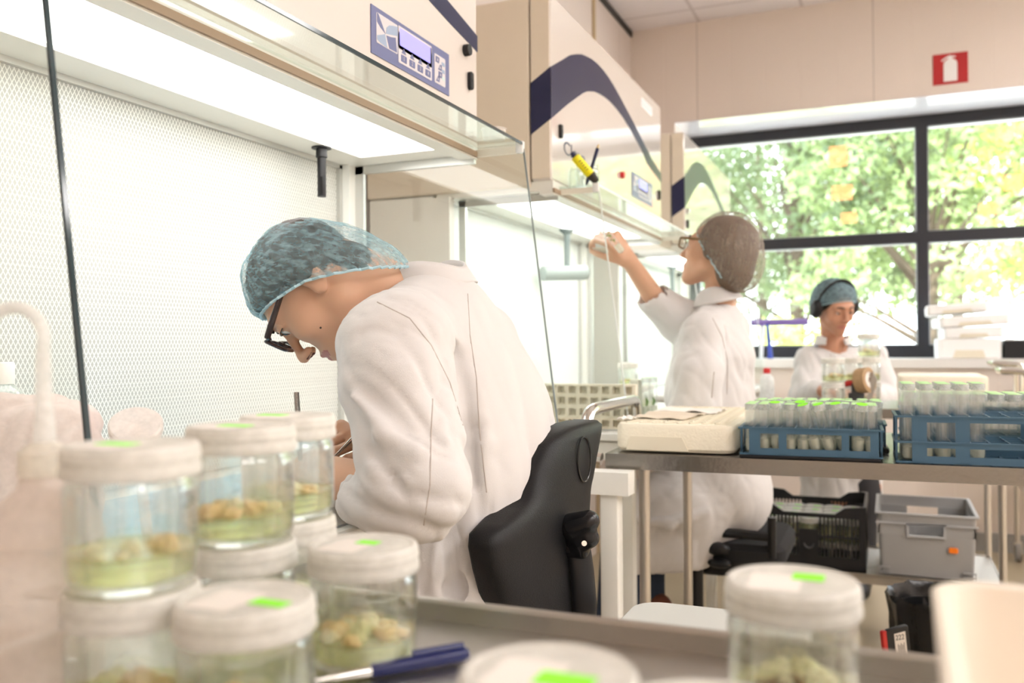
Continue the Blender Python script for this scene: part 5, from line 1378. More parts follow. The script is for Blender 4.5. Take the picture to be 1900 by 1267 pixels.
# ================================================================== REAR TROLLEY: crates below, boxes and jars on top
SHZ = .3105
def crate(name, label, x0, y0, x1, y1, z0, h, m, slots=False, wall=.006, group=None):
    t = thing(name, label, 'crate', ((x0+x1)/2,(y0+y1)/2,z0))
    r = .02
    def RR(i, z): return rr(x0+i, y0+i, x1-i, y1-i, max(r-i,.004), z, 4)
    if not slots:
        hw = .055; n = 0
        zc0, zc1 = z0+h*.66, z0+h*.83                 # hand slot, cut through the front and back wall
        m_ = MB(); m_.loftrings([RR(.012,z0+.004),RR(.010,z0+.03),RR(.004,zc0)], cap=False); m_.loftrings([RR(.018,z0+.010),RR(.015,z0+.03),RR(.009,zc0)], cap=False)
        m_.loftrings([RR(.003,zc1),RR(.002,z0+h-.035),RR(.000,z0+h)], cap=False); m_.loftrings([RR(.008,zc1),RR(.007,z0+h-.035),RR(.006,z0+h)], cap=False)
        m_.loftrings([RR(.012,z0+.004),RR(.018,z0+.010)], cap=False); m_.loftrings([RR(.000,z0+h),RR(.006,z0+h)], cap=False)
        cxm = (x0+x1)/2
        for (xa, xb) in ((x0+.0035, cxm-hw), (cxm+hw, x1-.0035)):
            for ya in (y0+.0035, y1-.0095): m_.box(xa, ya, zc0-.001, xb, ya+.006, zc1+.001)
        for xa in (x0+.0035, x1-.0095): m_.box(xa, y0+.0035, zc0-.001, xa+.006, y1-.0035, zc1+.001)
        m_.box(x0+.013, y0+.013, z0+.003, x1-.013, y1-.013, z0+.009)
        obj('crate_shell', m_, m, t)
        q = MB(); q.rbox(x0-.006, y0-.006, z0+h-.006, x1+.006, y0+.003, z0+h+.001, .002); q.rbox(x0-.006, y1-.003, z0+h-.006, x1+.006, y1+.006, z0+h+.001, .002); q.box(x0-.006,y0+.003,z0+h-.006,x0+.003,y1-.003,z0+h+.001); q.box(x1-.003,y0+.003,z0+h-.006,x1+.006,y1-.003,z0+h+.001)
        q.box(x0-.004, y0-.004, z0+h-.040, x1+.004, y0+.003, z0+h-.034)
        obj('rim', q, mat('crate_rim_grey', (.42,.42,.43), .35), t)
        q = MB()
        for a, b, c, d in ((cxm-hw-.008,zc0-.006,cxm+hw+.008,zc0),(cxm-hw-.008,zc1,cxm+hw+.008,zc1+.004),(cxm-hw-.008,zc0,cxm-hw,zc1),(cxm+hw,zc0,cxm+hw+.008,zc1)): q.box(a, y0-.004, b, c, y0+.006, d)
        obj('hand_hole', q, MATS['crate_rim_grey'], t)
        q = MB()
        for xa in (x0+.004, x1-.044):
            q.box(xa, y0-.002, z0+.012, xa+.040, y0+.004, z0+.016); q.box(xa, y0-.002, z0+.028, xa+.040, y0+.004, z0+.032)
            for k in range(3): q.box(xa+.002+k*.017, y0-.0015, z0+.002, xa+.005+k*.017, y0+.004, z0+.030)
        obj('corner_rib', q, m, t)
    else:
        m_ = MB()
        m_.box(x0,y0,z0,x1,y1,z0+.006)
        for (xa,ya,xb,yb) in ((x0,y0,x0+.02,y0+.02),(x1-.02,y0,x1,y0+.02),(x0,y1-.02,x0+.02,y1),(x1-.02,y1-.02,x1,y1)): m_.box(xa,ya,z0,xb,yb,z0+h)
        cxm = (x0+x1)/2
        for yy in (y0, y1-.006):
            m_.box(x0+.02,yy,z0,x1-.02,yy+.006,z0+.05); m_.box(x0+.02,yy+.0005,z0+h*.50,x1-.02,yy+.0055,z0+h*.54)
            n = 26
            for k in range(n+1):
                xk = x0+.02+(x1-x0-.04)*k/n
                if abs(xk-cxm) < .035: continue
                m_.box(xk-.0035,yy+.001,z0+.05,xk+.0035,yy+.005,z0+h-.04)
            # top rim dips in the middle
            m_.prism([(x0+.01,z0+h-.045),(x1-.01,z0+h-.045),(x1-.01,z0+h),(x1-.07,z0+h-.006),(cxm+.09,z0+h-.03),(cxm-.09,z0+h-.03),(x0+.07,z0+h-.006),(x0+.01,z0+h)], lambda u,v,w_: (u,yy-.002+w_,v), .010)
            m_.box(cxm-.035,yy,z0+.05,cxm+.035,yy+.006,z0+h*.62)
        for xx in (x0, x1-.006):
            m_.box(xx,y0+.02,z0,xx+.006,y1-.02,z0+.05); m_.box(xx-.002,y0+.01,z0+h-.03,xx+.008,y1-.01,z0+h)
            for k in range(13):
                yk = y0+.02+(y1-y0-.04)*k/12; m_.box(xx+.001,yk-.003,z0+.05,xx+.005,yk+.003,z0+h-.03)
        obj('crate_lattice', m_, m, t)
        obj('crest', MB().tube([(cxm+.016*math.cos(a),y0-.002,z0+h*.40+.016*math.sin(a)) for a in np.linspace(PI,2*PI,12)], .003, 6), mat('crate_emboss', (.08,.08,.085), .3), t)
    return t
def sx_(px, Y): d_ = Vector(P(px,640,1)-Vector((0,0,CAMH))); return d_.x/d_.y*Y
bcx0, bcx1 = sx_(1396,3.425), sx_(1603,3.425)
gcx0, gcx1 = sx_(1624,3.425), sx_(1810,3.425)
crate('plastic_crate', 'black slatted crate filled with jars on the rear trolley shelf', bcx0, 3.425, bcx1, 3.80, SHZ, .235, mat('crate_black', (.010,.010,.012), .35), True)
gc = crate('plastic_crate', 'grey plastic crate with an orange sticker on the rear trolley shelf', gcx0, 3.425, gcx1, 3.82, SHZ, .225, mat('crate_grey', (.34,.335,.33), .45))
obj('orange_sticker', MB().rbox(sx_(1757,3.4), 3.4190, SHZ+.096, sx_(1775,3.4), 3.4265, SHZ+.115, .006, axis=1), mat('orange_paper', (.95,.22,.01), .5), gc)
k_ = 0
cj = None
for layer in (0,1):
    for i in range(5):
        for j in range(4):
            x, y = bcx0+.052+i*(bcx1-bcx0-.104)/4, 3.478+j*.083; z = SHZ+.0065+layer*.0885
            if layer == 0 and j > 0: continue
            if cj is None:
                cj = make_jar(LP(3,40), 'bottom-layer jar behind the slats of the black crate, first from the armrest side', (x,y,z), 'jars in the black crate', R=.0365, seed=40, green=(.01,-.006), labels=False)
            else:
                c = copy_tree(cj); c.location = (x,y,z)
                c['label'] = ('jar in the top layer of the black crate, %s row, %s from the armrest side' % (ORD[j], ORD[i])) if layer else ('bottom-layer jar behind the slats of the black crate, %s from the armrest side' % ORD[i])
TZ = .9055
def fbox(label, x0, y0, x1, y1, z, h, m=FOAM, rz=0, grip=True, group=None, tilt=(0,0), grips=1):
    t = thing('foam_box', label, 'foam box', ((x0+x1)/2,(y0+y1)/2,z), group)
    M_ = Matrix.Translation(((x0+x1)/2,(y0+y1)/2,z))@Matrix.Rotation(rz,4,'Z')@Matrix.Rotation(tilt[0],4,'Y')@Matrix.Rotation(tilt[1],4,'X'); W, D = (x1-x0)/2, (y1-y0)/2
    q = MB(); q.loftrings([rr(-W+.006,-D+.006,W-.006,D-.006,.02,.0), rr(-W,-D,W,D,.026,.006), rr(-W,-D,W,D,.026,h-.010), rr(-W+.003,-D+.003,W-.003,D-.003,.024,h-.003), rr(-W+.010,-D+.010,W-.010,D-.010,.02,h)], M_)
    obj('box_body', q, m, t)
    if grip: obj('hand_grip', MB().prism([(-W*.50,h*.0+.004),(W*.50,h*.0+.004),(W*.42,h*.42),(-W*.42,h*.42)], lambda u,v,w_: M_@Vector((u,-D-.0025+w_,v)), .004), mat('foam_recess', (.70,.70,.70) if m is FOAMW else (.74,.68,.55), .7), t)
    return t
fbox('lower cream foam box on the rear trolley, behind the blue racks', .035,3.46,.345,3.82,TZ,.052,group='cream foam boxes on the rear trolley')
fbox('upper cream foam box on the rear trolley, behind the blue racks', .032,3.45,.320,3.80,TZ+.053,.060,group='cream foam boxes on the rear trolley')
def rjar(px, d, z, label, seed, n=5, R=.041):
    v = P(px,640,d); return make_jar(LP(n,seed,(0,0,1),.022,(.006,.011)), label, (v.x,v.y,z), 'jars on the rear trolley', R=R, seed=seed, green=(.3,0), labels=False) 
def rj(px, Y, z, label, seed, n=6):
    # x position on the line Y = const
    d_ = Vector(P(px,640,1)-Vector((0,0,CAMH))); x = d_.x/d_.y*Y
    t = make_jar(LP(n,seed,(0,0,1),.024,(.006,.011)), label, (x,Y,z), 'jars on the rear trolley', seed=seed, labels=False)
    for ch in list(t.children):
        for g in list(ch.children):
            if g.name.startswith('green_sticker'): bpy.data.objects.remove(g)
    return t
rj(1545,3.43,TZ,'lower jar of the pair standing before the facing person\'s hand',61)
rj(1545,3.43,TZ+.0885,'upper jar of the pair standing before the facing person\'s hand',62)
rj(1612,3.55,TZ,'bottom jar of the tallest stack on the rear trolley',63)
rj(1612,3.55,TZ+.0885,'middle jar of the tallest stack on the rear trolley',64)
rj(1612,3.55,TZ+.177,'top jar of the tallest stack on the rear trolley',65)
rj(1578,3.52,TZ,'lower jar between the two stacks, half behind the tape dispenser',66)
rj(1578,3.52,TZ+.0885,'upper jar between the two stacks, half behind the tape dispenser',67)
# tape dispenser
td = thing('tape_dispenser', 'black tape dispenser with a cork-brown roll and red lever on the rear trolley', 'tape dispenser', (P(1592,740,3.22).x, P(1592,740,3.22).y, TZ))
c = td.location
m = MB(); m.rbox(c.x-.032,c.y-.020,TZ,c.x+.022,c.y+.020,TZ+.050,.004); obj('weighted_base', m, mat('dispenser_grey', (.05,.05,.055), .4), td)
m = MB(); m.rbox(c.x-.022,c.y-.016,TZ+.049,c.x+.010,c.y+.016,TZ+.085,.004); obj('holder', m, MATS['dispenser_grey'], td)
obj('lever', MB().tube([(c.x-.045,c.y,TZ+.078),(c.x-.035,c.y,TZ+.084),(c.x+.01,c.y,TZ+.088)], [.009,.011,.008], 12), REDK, td)
Mr = Matrix.Translation((c.x+.022,c.y,TZ+.095))@Matrix.Rotation(math.radians(62),4,'Z')@Matrix.Rotation(math.radians(82),4,'X')
obj('tape_roll', MB().lathe([(.028,-.02),(.046,-.02),(.046,.02),(.028,.02)], 32, Mr, closed=True), mat('cork_tape', (.42,.27,.14), .6, var=(80,.3)), td)
obj('roll_label', MB().lathe([(.010,-.012),(.0278,-.012),(.0278,.021),(.010,.021)], 32, Mr, closed=True), PAPER, td)
obj('steel_stand', MB().prism([(0,0),(.02,0),(.045,.10),(.03,.13),(.025,.10)], lambda u,v,w_: (c.x+.02+u,c.y-.012+w_,TZ+v), .024), STEELR, td)
# bottle with a red cap
v = P(1423,700,3.55)
wbt = thing('spray_bottle', 'milky white bottle with a red cap beside the rear trolley jars', 'bottle', (v.x,v.y,TZ)); T = Matrix.Translation((v.x,v.y,TZ))
obj('bottle_body', MB().lathe([(0,0),(.026,0),(.028,.004),(.028,.080),(.024,.098),(.015,.108),(.012,.112),(0,.112)], 28, T), mixtrans('milky_white_plastic', (.88,.88,.86), .85, .35), wbt)
obj('red_cap', MB().lathe([(0,.112),(.014,.112),(.014,.130),(.010,.134),(0,.134)], 24, T), REDK, wbt)

# ================================================================== SILL
SZ = WZ0
fs_ = 'white foam boxes piled on the window sill'
def sx_(px, Y): d_ = Vector(P(px,640,1)-Vector((0,0,CAMH))); return d_.x/d_.y*Y
for i, (xl, xr, zt, h_, rz, tl, nm) in enumerate(((1738,1860,0,.112,0,0,'bottom'),(1748,1862,.1125,.062,.05,-.02,'second'),(1738,1872,.1795,.060,.10,-.05,'third'),(1720,1838,.2500,.055,-.02,-.06,'top'))):
    xa, xb = sx_(xl,5.50), sx_(xr,5.50)
    lab = ('bottom box of the white foam pile on the window sill','second white foam box up from the sill, its printed grip grey','third white foam box up, jutting askew over the pile','top white foam box of the tilted pile on the sill')[i]
    fbox(lab, xa, 5.50, xb, 5.82, SZ+zt, h_, FOAMW, rz, True, fs_, (tl,0))
bk = thing('storage_tray', 'black tray holding papers at the right end of the window sill', 'tray', (sx_(1900,5.55),5.6,SZ))
xa = sx_(1864,5.50); m = MB(); m.box(xa,5.50,SZ,xa+.30,5.72,SZ+.005); m.box(xa,5.50,SZ+.005,xa+.30,5.505,SZ+.10); m.box(xa,5.715,SZ+.005,xa+.30,5.72,SZ+.10); m.box(xa,5.505,SZ+.005,xa+.005,5.715,SZ+.10); m.box(xa+.295,5.505,SZ+.005,xa+.30,5.715,SZ+.10)
obj('tray_shell', m, BLACK, bk)
sheet('white crumpled papers lying in the black tray on the sill', [(xa+.01,5.51,SZ+.085),(xa+.28,5.51,SZ+.09),(xa+.28,5.70,SZ+.10),(xa+.01,5.70,SZ+.10)], .05, 12)
# folded easel / purple-topped stand with blue legs
PUR = mat('purple_roll', (.20,.13,.38), .6); BLUEP = mat('blue_plastic', (.03,.06,.38), .4)
xq0, xq1 = sx_(1409,5.62), sx_(1500,5.62)
zq = P(1450,600,1).z; d_ = P(1450,598,1)-Vector((0,0,CAMH)); zq = CAMH+d_.z/d_.y*5.62
es = thing('folding_stand', 'purple bar on thin blue legs standing on the window sill', 'stand', ((xq0+xq1)/2,5.62,SZ))
obj('purple_bar', MB().cyl((xq0-.05,5.62,zq),(xq1,5.62,zq),.020,16), PUR, es)
obj('leg', MB().tube([(sx_(1424,5.60),5.60,zq-.01),(sx_(1429,5.58),5.58,SZ+.03),(sx_(1429,5.57),5.57,SZ)], [.010,.014,.018], 10), BLUEP, es)
obj('leg', MB().cyl((sx_(1415,5.64),5.64,zq-.01),(sx_(1412,5.64),5.64,SZ),.012,10), mat('white_rod', (.8,.8,.85), .4), es)
v = Vector((sx_(1612,5.60),5.60,SZ))
wbo = thing('water_bottle', 'clear water bottle with a blue label on the sill, behind the facing person', 'bottle', v); T = Matrix.Translation(v)
obj('bottle_body', MB().lathe([(0,0),(.04,0),(.043,.01),(.043,.16),(.034,.20),(.016,.24),(.014,.26),(0,.26)], 28, T), glassmat('bottle_plastic', (.85,.92,.97), base=.25), wbo)
obj('bottle_label', MB().lathe([(.0435,.07),(.0442,.07),(.0442,.13),(.0435,.13)], 28, T, closed=True), mat('label_blue', (.25,.55,.85), .5), wbo)

# translucent orange patches lying flat on the window panes
OR = mixtrans('orange_patch', (.98,.50,.22), .42, .4, scale=3)
def patch(px0, py0, px1, py1, lab, g='orange patches on the window panes'):
    Y = YF-.0015; a = Vector(P(px0,py0,1)-Vector((0,0,CAMH))); b = Vector(P(px1,py1,1)-Vector((0,0,CAMH)))
    xa, za, xb, zb = a.x/a.y*Y, CAMH+a.z/a.y*Y, b.x/b.y*Y, CAMH+b.z/b.y*Y
    tag(obj('pane_patch', MB().box(xa,Y-.001,zb,xb,Y,za), OR), lab, 'patch', g)
patch(1538,272,1572,308,'largest orange patch, highest on the first upper pane'); patch(1543,345,1582,370,'middle orange patch on the first upper pane'); patch(1560,395,1590,413,'lowest orange patch on the first upper pane')
patch(1862,325,1900,352,'upper orange patch on the right pane'); patch(1816,378,1850,398,'lower orange patch on the right pane')

# ================================================================== ON THE BENCHES
BZ = .8955
v = P(34,700,1.04)
pk = Field((v.x-.22,v.y-.16,BZ+.002), (v.x+.16,v.y+.14,BZ+.25), .006)
pk.cone((v.x-.10,v.y-.04,BZ+.06),(v.x+.03,v.y+.02,BZ+.06),.062,.055,.02); pk.cone((v.x-.10,v.y-.04,BZ+.13),(v.x+.035,v.y+.02,BZ+.13),.058,.056,.02)
pk.cut((0,0,BZ+.004),(0,0,-1)); pk.cut((0,0,BZ+.172),(0.05,0,1))
pko = pk.mesh('plastic_bag', mixtrans('milky_rose_film', (.90,.76,.72), .70, .3, scale=8), None, 2, disp=ridged([((.1,.2,1),14,7,.008,3.3,None,1)]))
tag(pko, 'crumpled milky pink plastic bag standing at the near end of the first bench', 'bag')
v = P(4,690,1.22)
bt = thing('bottle', 'small bottle with a white screw cap, at the left edge on the first bench', 'bottle', (v.x,v.y,BZ)); T = Matrix.Translation((v.x,v.y,BZ))
obj('bottle_body', MB().lathe([(0,0),(.030,0),(.032,.004),(.032,.170),(.022,.185),(.013,.193),(0,.193)], 28, T), glassmat('pale_bottle', (.88,.93,.92), base=.2), bt)
obj('screw_cap', MB().lathe([(0,.193),(.0155,.193),(.0155,.221),(.014,.223),(0,.223)], 24, T), mat('cap_white', (.88,.88,.84), .4), bt)
v = P(252,790,1.0)
pdm = Matrix.Translation(v)@Matrix.Rotation(math.radians(28),4,'Y')@Matrix.Rotation(math.radians(28),4,'X')
pd = thing('petri_dish', 'tilted white petri dish lid leaning behind the leftmost jar stack', 'petri dish', v)
obj('dish_lid', MB().lathe([(0,.004),(.027,.004),(.029,.002),(.029,-.006),(.028,-.006),(.028,.001),(0,.002)], 32, pdm), mixtrans('milky_dish', (.92,.86,.82), .85, .25), pd)
obj('dish_stem', MB().tube([v, Vector((v.x+.02,v.y+.0,BZ+.002))], .006, 10), MATS['milky_dish'], pd)
bp_ = thing('blue_pad', 'pale blue paper pad lying on the first bench, seen through the jars', 'pad', (-.93,1.02,BZ))
obj('pad_sheet', MB().rbox(-1.12,.74,BZ+.001,-.80,1.34,BZ+.005,.006), mat('blue_paper', (.22,.50,.68), .7), bp_)
pa, pb = Vector((-.86,.93,BZ+.0115)), Vector((-.80,1.04,BZ+.0115))
pn = thing('ballpoint_pen', 'dark blue pen lying on the pale blue pad', 'pen', pa)
obj('barrel', MB().tube([pa, pa+(pb-pa)*.05, pb-(pb-pa)*.12, pb], [.004,.0055,.0055,.002], 14), INK, pn)
# small steel-rimmed dish under the hands
v = P(655,850,1.36)
dsh = thing('petri_dish', 'open glass dish with pale gel under the bent person\'s fingers', 'petri dish', (v.x,v.y,BZ+.03))
obj('dish', MB().lathe([(0,0),(.045,0),(.046,.015),(.0445,.015),(.0435,.002),(0,.002)], 36, Matrix.Translation((v.x,v.y,BZ+.035))), JARG, dsh)
obj('gel', MB().lathe([(0,.0025),(.043,.0025),(.043,.007),(0,.007)], 30, Matrix.Translation((v.x,v.y,BZ+.035))), mat('gel_cream', (.80,.80,.62), .3), dsh)
obj('dish_stand', MB().lathe([(0,0),(.05,0),(.05,.034),(0,.034)], 30, Matrix.Translation((v.x,v.y,BZ+.0005))), STEELR, dsh)
# cup on the first glass shelf
v = onsh = P(924,243,1.90)
cp_ = thing('plastic_cup', 'translucent plastic cup standing at the far corner of the first glass shelf', 'cup', (-.80,1.79,1.589)); T = Matrix.Translation((-.795,1.79,1.589))
obj('cup_wall', MB().lathe([(0,0),(.024,0),(.0265,.022),(.0285,.022),(.0285,.024),(.0255,.024),(.0235,.0015),(0,.0015)], 32, T, closed=False), mixtrans('frosted_cup', (.93,.88,.84), .6, .3), cp_)
# jar with marker and pen on the second shelf
jx, jy, jz = -.815, 2.515, 1.589
pj = thing('glass_jar', 'empty clear glass jar holding pens on the second bench\'s glass shelf', 'jar', (jx,jy,jz)); T = Matrix.Translation((jx,jy,jz))
obj('jar_wall', MB().lathe([(0,0),(.034,0),(.037,.005),(.037,.060),(.033,.068),(.033,.074),(.035,.075),(.035,.080),(.032,.080),(.031,.068),(.0345,.058),(.0345,.006),(0,.004)], 36, T), glassmat('pen_jar_glass', (.95,.97,.97), refr=.12), pj)
jk = thing('glass_jar', 'small empty clear jar beside the pen jar on the glass shelf', 'jar', (-.825,2.445,jz)); obj('jar_wall', MB().lathe([(0,0),(.022,0),(.024,.004),(.024,.050),(.020,.056),(.020,.062),(.0185,.062),(.0185,.054),(.0225,.049),(.0225,.005),(0,.003)], 32, Matrix.Translation((-.825,2.445,jz))), MATS['pen_jar_glass'] if 'pen_jar_glass' in MATS else JARG, jk)
ja, jb = P(1108,338,2.52), P(1060,283,2.50)
ym = thing('marker_pen', 'fat yellow highlighter with a dark cap, leaning in the jar on the glass shelf', 'marker', ja)
YM = mat('highlighter_yellow', (.93,.82,.01), .35); dv = jb-ja
obj('barrel', MB().tube([ja+dv*.26, ja+dv*.28, ja+dv*.84, ja+dv*.87], [.0125,.0135,.0135,.009], 18), YM, ym)
obj('end_cap', MB().tube([ja, ja+dv*.02, ja+dv*.26, ja+dv*.27], [.0065,.0095,.0145,.0135], 18), mat('warm_black', (.03,.025,.02), .4), ym)
obj('nib_cap', MB().tube([ja+dv*.86, ja+dv*.94, jb], [.0075,.0065,.005], 14), NAVY, ym)
sdv = dv.cross(Vector((CT[0],CT[1],CT[2]))).normalized()
m = MB()
for k in range(5):
    a = ja+dv*(.40+k*.07)+Vector(CT)*.0135; m.tube([a-sdv*.004, a+sdv*.004], .0009, 6)
obj('printed_word', m, NAVY, ym)
ka, kb = P(1088,343,2.55), P(1111,268,2.56); dk = kb-ka
bp2 = thing('ballpoint_pen', 'navy pen standing in the jar behind the yellow highlighter', 'pen', ka)
obj('barrel', MB().tube([ka, ka+dk*.1, ka+dk*.9], [.002,.0052,.0052], 14), NAVY, bp2); obj('tip', MB().tube([ka+dk*.9, ka+dk*.93, kb], [.005,.004,.0022], 12), mat('brass', (.5,.38,.2), .3, .8), bp2)
# foam rack standing on edge at the second bench
fr = thing('foam_tray', 'cream foam tube tray standing upright at the end of the second bench', 'tray', (-.83,2.44,BZ))
m = MB(); X0, X1, Z0, Z1, y_ = -1.02, -.655, BZ+.002, BZ+.128, 2.446
nx, nz = 11, 4
for i in range(nx+1): xk = X0+(X1-X0)*i/nx; m.box(xk-.005,y_-.022,Z0,xk+.005,y_,Z1)
for j in range(nz+1): zk = Z0+(Z1-Z0)*j/nz; m.box(X0,y_-.021,max(Z0,zk-.006),X1,y_-.0005,min(Z1,zk+.006))
m.box(X0,y_,Z0,X1,y_+.022,Z1); obj('tray_lattice', m, FOAM, fr)
# tubes and a small box behind the foam tray
for i,(px,d_,lab) in enumerate(((1198,2.95,'glass tube with green shoots beside the beige box'),(1211,2.98,'glass tube with green shoots, nearest the seated person'))):
    v = P(px,640,d_); M_ = Matrix.Translation((v.x,v.y,BZ))@Matrix.Scale(1.30,4)
    c = place_tube(pro, M_, lab+' on the second bench', 'glass tubes with green shoots on the second bench')
    o = obj('green_shoot', MB().tube([(0,0,.028),(.003,.001,.04),(-.001,.002,.05)], [.002,.004,.001], 8), mat('shoot_green', (.12,.26,.03), .6)); o.parent = c
v = P(1179,640,2.95)
tag(obj('small_box', MB().rbox(v.x-.016,v.y-.02,BZ,v.x+.016,v.y+.02,BZ+.125,.004), mat('beige_card', (.66,.66,.56), .6)), 'narrow pale green box beside the tubes on the second bench', 'box')
for i, (px, d_, z_) in enumerate(((1150,3.15,0),(1182,3.25,0),(1165,3.20,.0885),(1150,3.40,0),(1195,3.42,0))):
    v = P(px,640,d_); t = copy_tree(cj); t.location = (v.x,v.y,BZ+z_)
    t['label'] = ('clear jar at the front of the second bench','clear jar right of it on the second bench','clear jar on top of the cluster on the second bench','clear jar at the back of the cluster on the second bench','clear jar nearest the raised sleeve on the second bench')[i]; t['group'] = 'clear jars on the second bench'

# ================================================================== FLOOR THINGS
v = P(1752,1080,2.42)
tbn = thing('waste_bin', 'waste bin lined with a black bag under the middle trolley', 'bin', (v.x,v.y,0)); T = Matrix.Translation((v.x,v.y,0))
obj('bin_body', MB().lathe([(0,0),(.105,0),(.130,.41),(.126,.41),(.10,.01),(0,.01)], 32, T), BLACK, tbn)
m = MB(); rg = []
for t_, (r_, z_) in enumerate(((.123,.10),(.133,.26),(.138,.37),(.145,.435),(.143,.450),(.133,.435),(.120,.34),(.110,.18))):
    rg.append([Vector((v.x+(r_+.012*noise.noise(Vector((k*.7,t_*1.1,1)))+.004*math.sin(k*1.3+t_))*math.cos(2*PI*k/48), v.y+(r_+.012*noise.noise(Vector((k*.7,t_*1.1,1)))+.004*math.sin(k*1.3+t_))*math.sin(2*PI*k/48), z_+.008*noise.noise(Vector((k*.5,t_,3))))) for k in range(48)])
m.loftrings(rg, cap=False); obj('bin_bag', m, mat('black_film', (.015,.015,.016), .22, bump=(30,.8)), tbn)
lp = P(1665,1190,2.17)
lh = thing('label_holder', 'black and red holder with a white label reading 222, hung on the waste bin', 'label holder', lp)
MH = Matrix.Translation(lp)@Matrix(((CR[0],CU[0],CT[0],0),(CR[1],CU[1],CT[1],0),(CR[2],CU[2],CT[2],0),(0,0,0,1)))@Matrix.Rotation(math.radians(6),4,'Z')@Matrix.Rotation(math.radians(20),4,'Y')
obj('holder_plate', MB().rbox(-.034,-.05,-.006,.036,.036,.004,.008,MH,axis=2), BLACK, lh)
obj('red_side', MB().rbox(-.044,-.05,-.008,-.030,.034,.003,.004,MH,axis=2), REDK, lh)
pl_ = obj('paper_label', MB().box(-.012,-.045,.0045,.022,.022,.0055,MH), PAPER, lh)
textobj('label_text', '222', .018, MH@Matrix.Translation((-.010,.006,.0058))@Matrix.Rotation(math.radians(-4),4,'Z'), BLACK, pl_, .0002)
m = MB()
for k in range(5): m.box(-.004+k*.0045,-.040,.0056,-.0025+k*.0045,-.004-.004*(k%2),.0060,MH)
obj('printed_lines', m, BLACK, pl_)
# pale seat of a stool between the trolleys
v = P(1285,1185,1.28)
sto = thing('stool', 'pale grey plastic stool seat between the foreground and middle trolleys', 'stool', (v.x,v.y,0))
zt_ = P(1285,1166,1.28).z
obj('seat', MB().rbox(v.x-.115,v.y-.12,zt_-.03,v.x+.16,v.y+.12,zt_,.05,seg=6), mat('pale_grey_plastic2', (.66,.68,.65), .4), sto)
for a, b in ((-.08,-.08),(.12,-.08),(-.08,.08),(.12,.08)): obj('leg', MB().cyl((v.x+a,v.y+b,0),(v.x+a*.8,v.y+b*.8,zt_-.03),.011,10), STEELR, sto)
# crates on the far trolley
for i, z_ in enumerate((.8805, 1.0)):
    t = thing('plastic_crate', 'black crate on the far steel trolley by the window wall', 'crate', (.9,4.95,z_))
    m = MB(); m.loftrings([rr(.60,4.74,1.2,5.2,.02,z_),rr(.585,4.73,1.215,5.22,.02,z_+.115)], cap=False); m.loftrings([rr(.605,4.745,1.195,5.195,.02,z_+.002),rr(.592,4.737,1.208,5.213,.02,z_+.115)], cap=False); m.box(.60,4.74,z_,1.2,5.2,z_+.004)
    m.loftrings([rr(.585,4.73,1.215,5.22,.02,z_+.115),rr(.592,4.737,1.208,5.213,.02,z_+.1151)], cap=False)
    if i == 0: obj('crate_shell', m, BLACK, t)
    else: bpy.data.objects.remove(t)

# ================================================================== OUTSIDE THE WINDOW
GRASS = mat('lawn', (.34,.40,.22), .9, var=(2,.3)); ASPH = mat('pale_paving', (.62,.62,.60), .8)
gr = MB().box(-40, YE+1.0, -.5, 45, 60, -.45); o = struct('ground', gr, GRASS)
struct('path', MB().box(-40, YE+1.1, -.449, 45, 32, -.44), ASPH)
def leafmat(name, col):
    m = mat(name, col, .5, spec=.3); nt = m.node_tree; b = nt.nodes['Principled BSDF']; out = nt.nodes['Material Output']
    tl = nod(nt, 'ShaderNodeBsdfTranslucent'); tl.inputs[0].default_value = (col[0]*1.7, min(1,col[1]*1.6), col[2]*1.0, 1)
    mx = nod(nt, 'ShaderNodeMixShader'); mx.inputs[0].default_value = .45
    nt.links.new(b.outputs[0], mx.inputs[1]); nt.links.new(tl.outputs[0], mx.inputs[2]); nt.links.new(mx.outputs[0], out.inputs[0]); return m
LF = [leafmat('leaf_deep_green', (.15,.20,.13)), leafmat('leaf_bright_green', (.40,.46,.16)), leafmat('leaf_mid_green', (.26,.34,.20))]
BARK = mat('bark', (.10,.075,.055), .9, bump=(8,.6,(1,1,.2)))
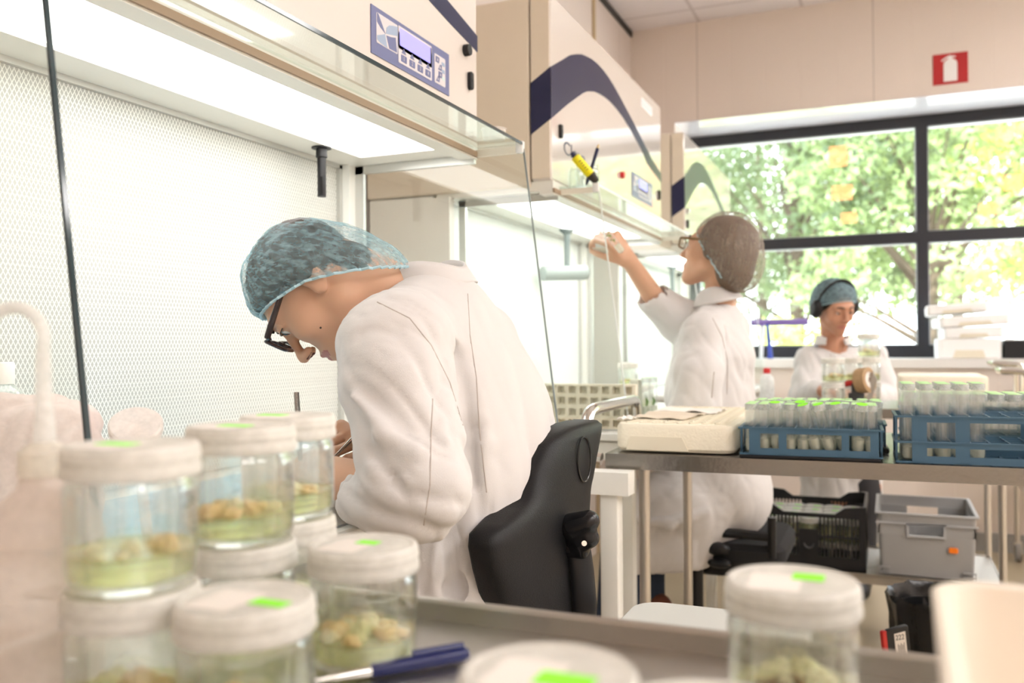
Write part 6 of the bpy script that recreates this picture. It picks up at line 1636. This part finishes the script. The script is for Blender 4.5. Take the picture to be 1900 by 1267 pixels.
def tree(name, label, x, y, h, cr, mi, seed, nclump=95, nleaf=85, leaf=.085, zb=.30):
    rs = np.random.RandomState(seed); t = thing(name, label, 'tree', (x,y,-.45))
    m = MB(); m.tube([(x,y,-.45),(x+.05,y,h*.35),(x-.1,y+.1,h*.7),(x,y,h*.95)], [.17,.13,.08,.03], 10)
    cen = []
    for k in range(nclump):
        a = rs.uniform(0,2*PI); z = rs.uniform(zb,1.0); rad = cr*math.sqrt(rs.uniform(.05,1))*(1.05-.65*abs(z-.55)**1.2)
        cen.append((x+rad*math.cos(a), y+rad*math.sin(a)*.8, h*z, rs.uniform(.35,.65)*cr*.38))
    for c in cen[:22]: m.tube([(x,y,c[2]*.55),((x+c[0])/2,(y+c[1])/2,c[2]*.8),(c[0],c[1],c[2])], [.05,.03,.012], 6)
    obj('trunk', m, BARK, t)
    n = nclump*nleaf; C_ = np.repeat(np.array(cen), nleaf, 0)
    d = rs.normal(size=(n,3)); d /= np.linalg.norm(d,axis=1)[:,None]; rr_ = rs.uniform(.35,1,n)**.5
    p = C_[:,:3]+d*(C_[:,3]*rr_)[:,None]*np.array([1.25,1.25,.8])
    u = rs.normal(size=(n,3)); u /= np.linalg.norm(u,axis=1)[:,None]; v_ = np.cross(u, rs.normal(size=(n,3))); v_ /= np.linalg.norm(v_,axis=1)[:,None]
    s = (leaf*rs.uniform(.6,1.3,n))[:,None]
    q = np.stack([p-u*s, p+v_*s*.5, p+u*s, p-v_*s*.5], 1).reshape(-1,3)
    me = bpy.data.meshes.new('foliage'); me.vertices.add(len(q)); me.vertices.foreach_set('co', (q-np.array([x,y,-.45])).ravel().astype(np.float32))
    me.loops.add(len(q)); me.loops.foreach_set('vertex_index', np.arange(len(q), dtype=np.int32)); me.polygons.add(n); me.polygons.foreach_set('loop_start', np.arange(0,4*n,4,dtype=np.int32))
    me.update(); me.materials.append(LF[mi]); o = bpy.data.objects.new('foliage', me); COL.objects.link(o); o.parent = t
    return t
tree('dense_tree','dark green dense tree outside, filling the middle of the first pane', -1.6, 17.5, 6.6, 2.9, 0, 1, 120)
tree('leafy_tree','pale green leafy tree outside, left of the window mullion', .6, 16.0, 6.2, 2.4, 2, 2, 110)
tree('sunlit_tree','yellow-green sunlit tree outside, seen in the right panes', 4.3, 15.0, 6.4, 2.9, 1, 3, 125)
tree('dense_tree','dark dense tree outside at the left edge of the window', -5.6, 20.0, 7.4, 3.0, 0, 4, 110)
tree('leafy_tree','pale green tree outside standing behind the others', 1.6, 25.0, 8.2, 3.8, 2, 6, 120, leaf=.11)
tree('dense_tree','tall dark tree outside, farthest back', -3.4, 27.0, 9.0, 4.0, 0, 7, 120, leaf=.11)
tree('garden_shrub','low light green shrub outside behind the facing person', -1.1, 11.5, 1.35, 1.2, 1, 8, 40, 70, .06, .1)
# white van parked outside
vn = thing('parked_car', 'white car parked outside, seen low through the right-hand glass', 'car', (1.0,13.0,-.44))
m = MB(); m.prism([(-2.0,-.10),(2.0,-.10),(2.05,.35),(1.9,.62),(1.0,.75),(.45,1.12),(-1.3,1.15),(-1.95,.75),(-2.05,.35)], lambda u,v,w_: (1.2+u,12.2+w_,v-.05), 1.7); obj('car_body', m, mat('car_white', (.85,.86,.88), .2, coat=.5), vn)
m = MB(); m.prism([(.95,.72),(.42,1.06),(-1.22,1.09),(-1.75,.74)], lambda u,v,w_: (1.2+u,12.185+w_,v-.05), .01); obj('side_window', m, mat('car_glass', (.10,.12,.15), .05), vn)
for dx in (-1.25,1.25): obj('wheel', MB().cyl((1.2+dx,12.18,-.14),(1.2+dx,12.38,-.14),.30,24), BLACK, vn)
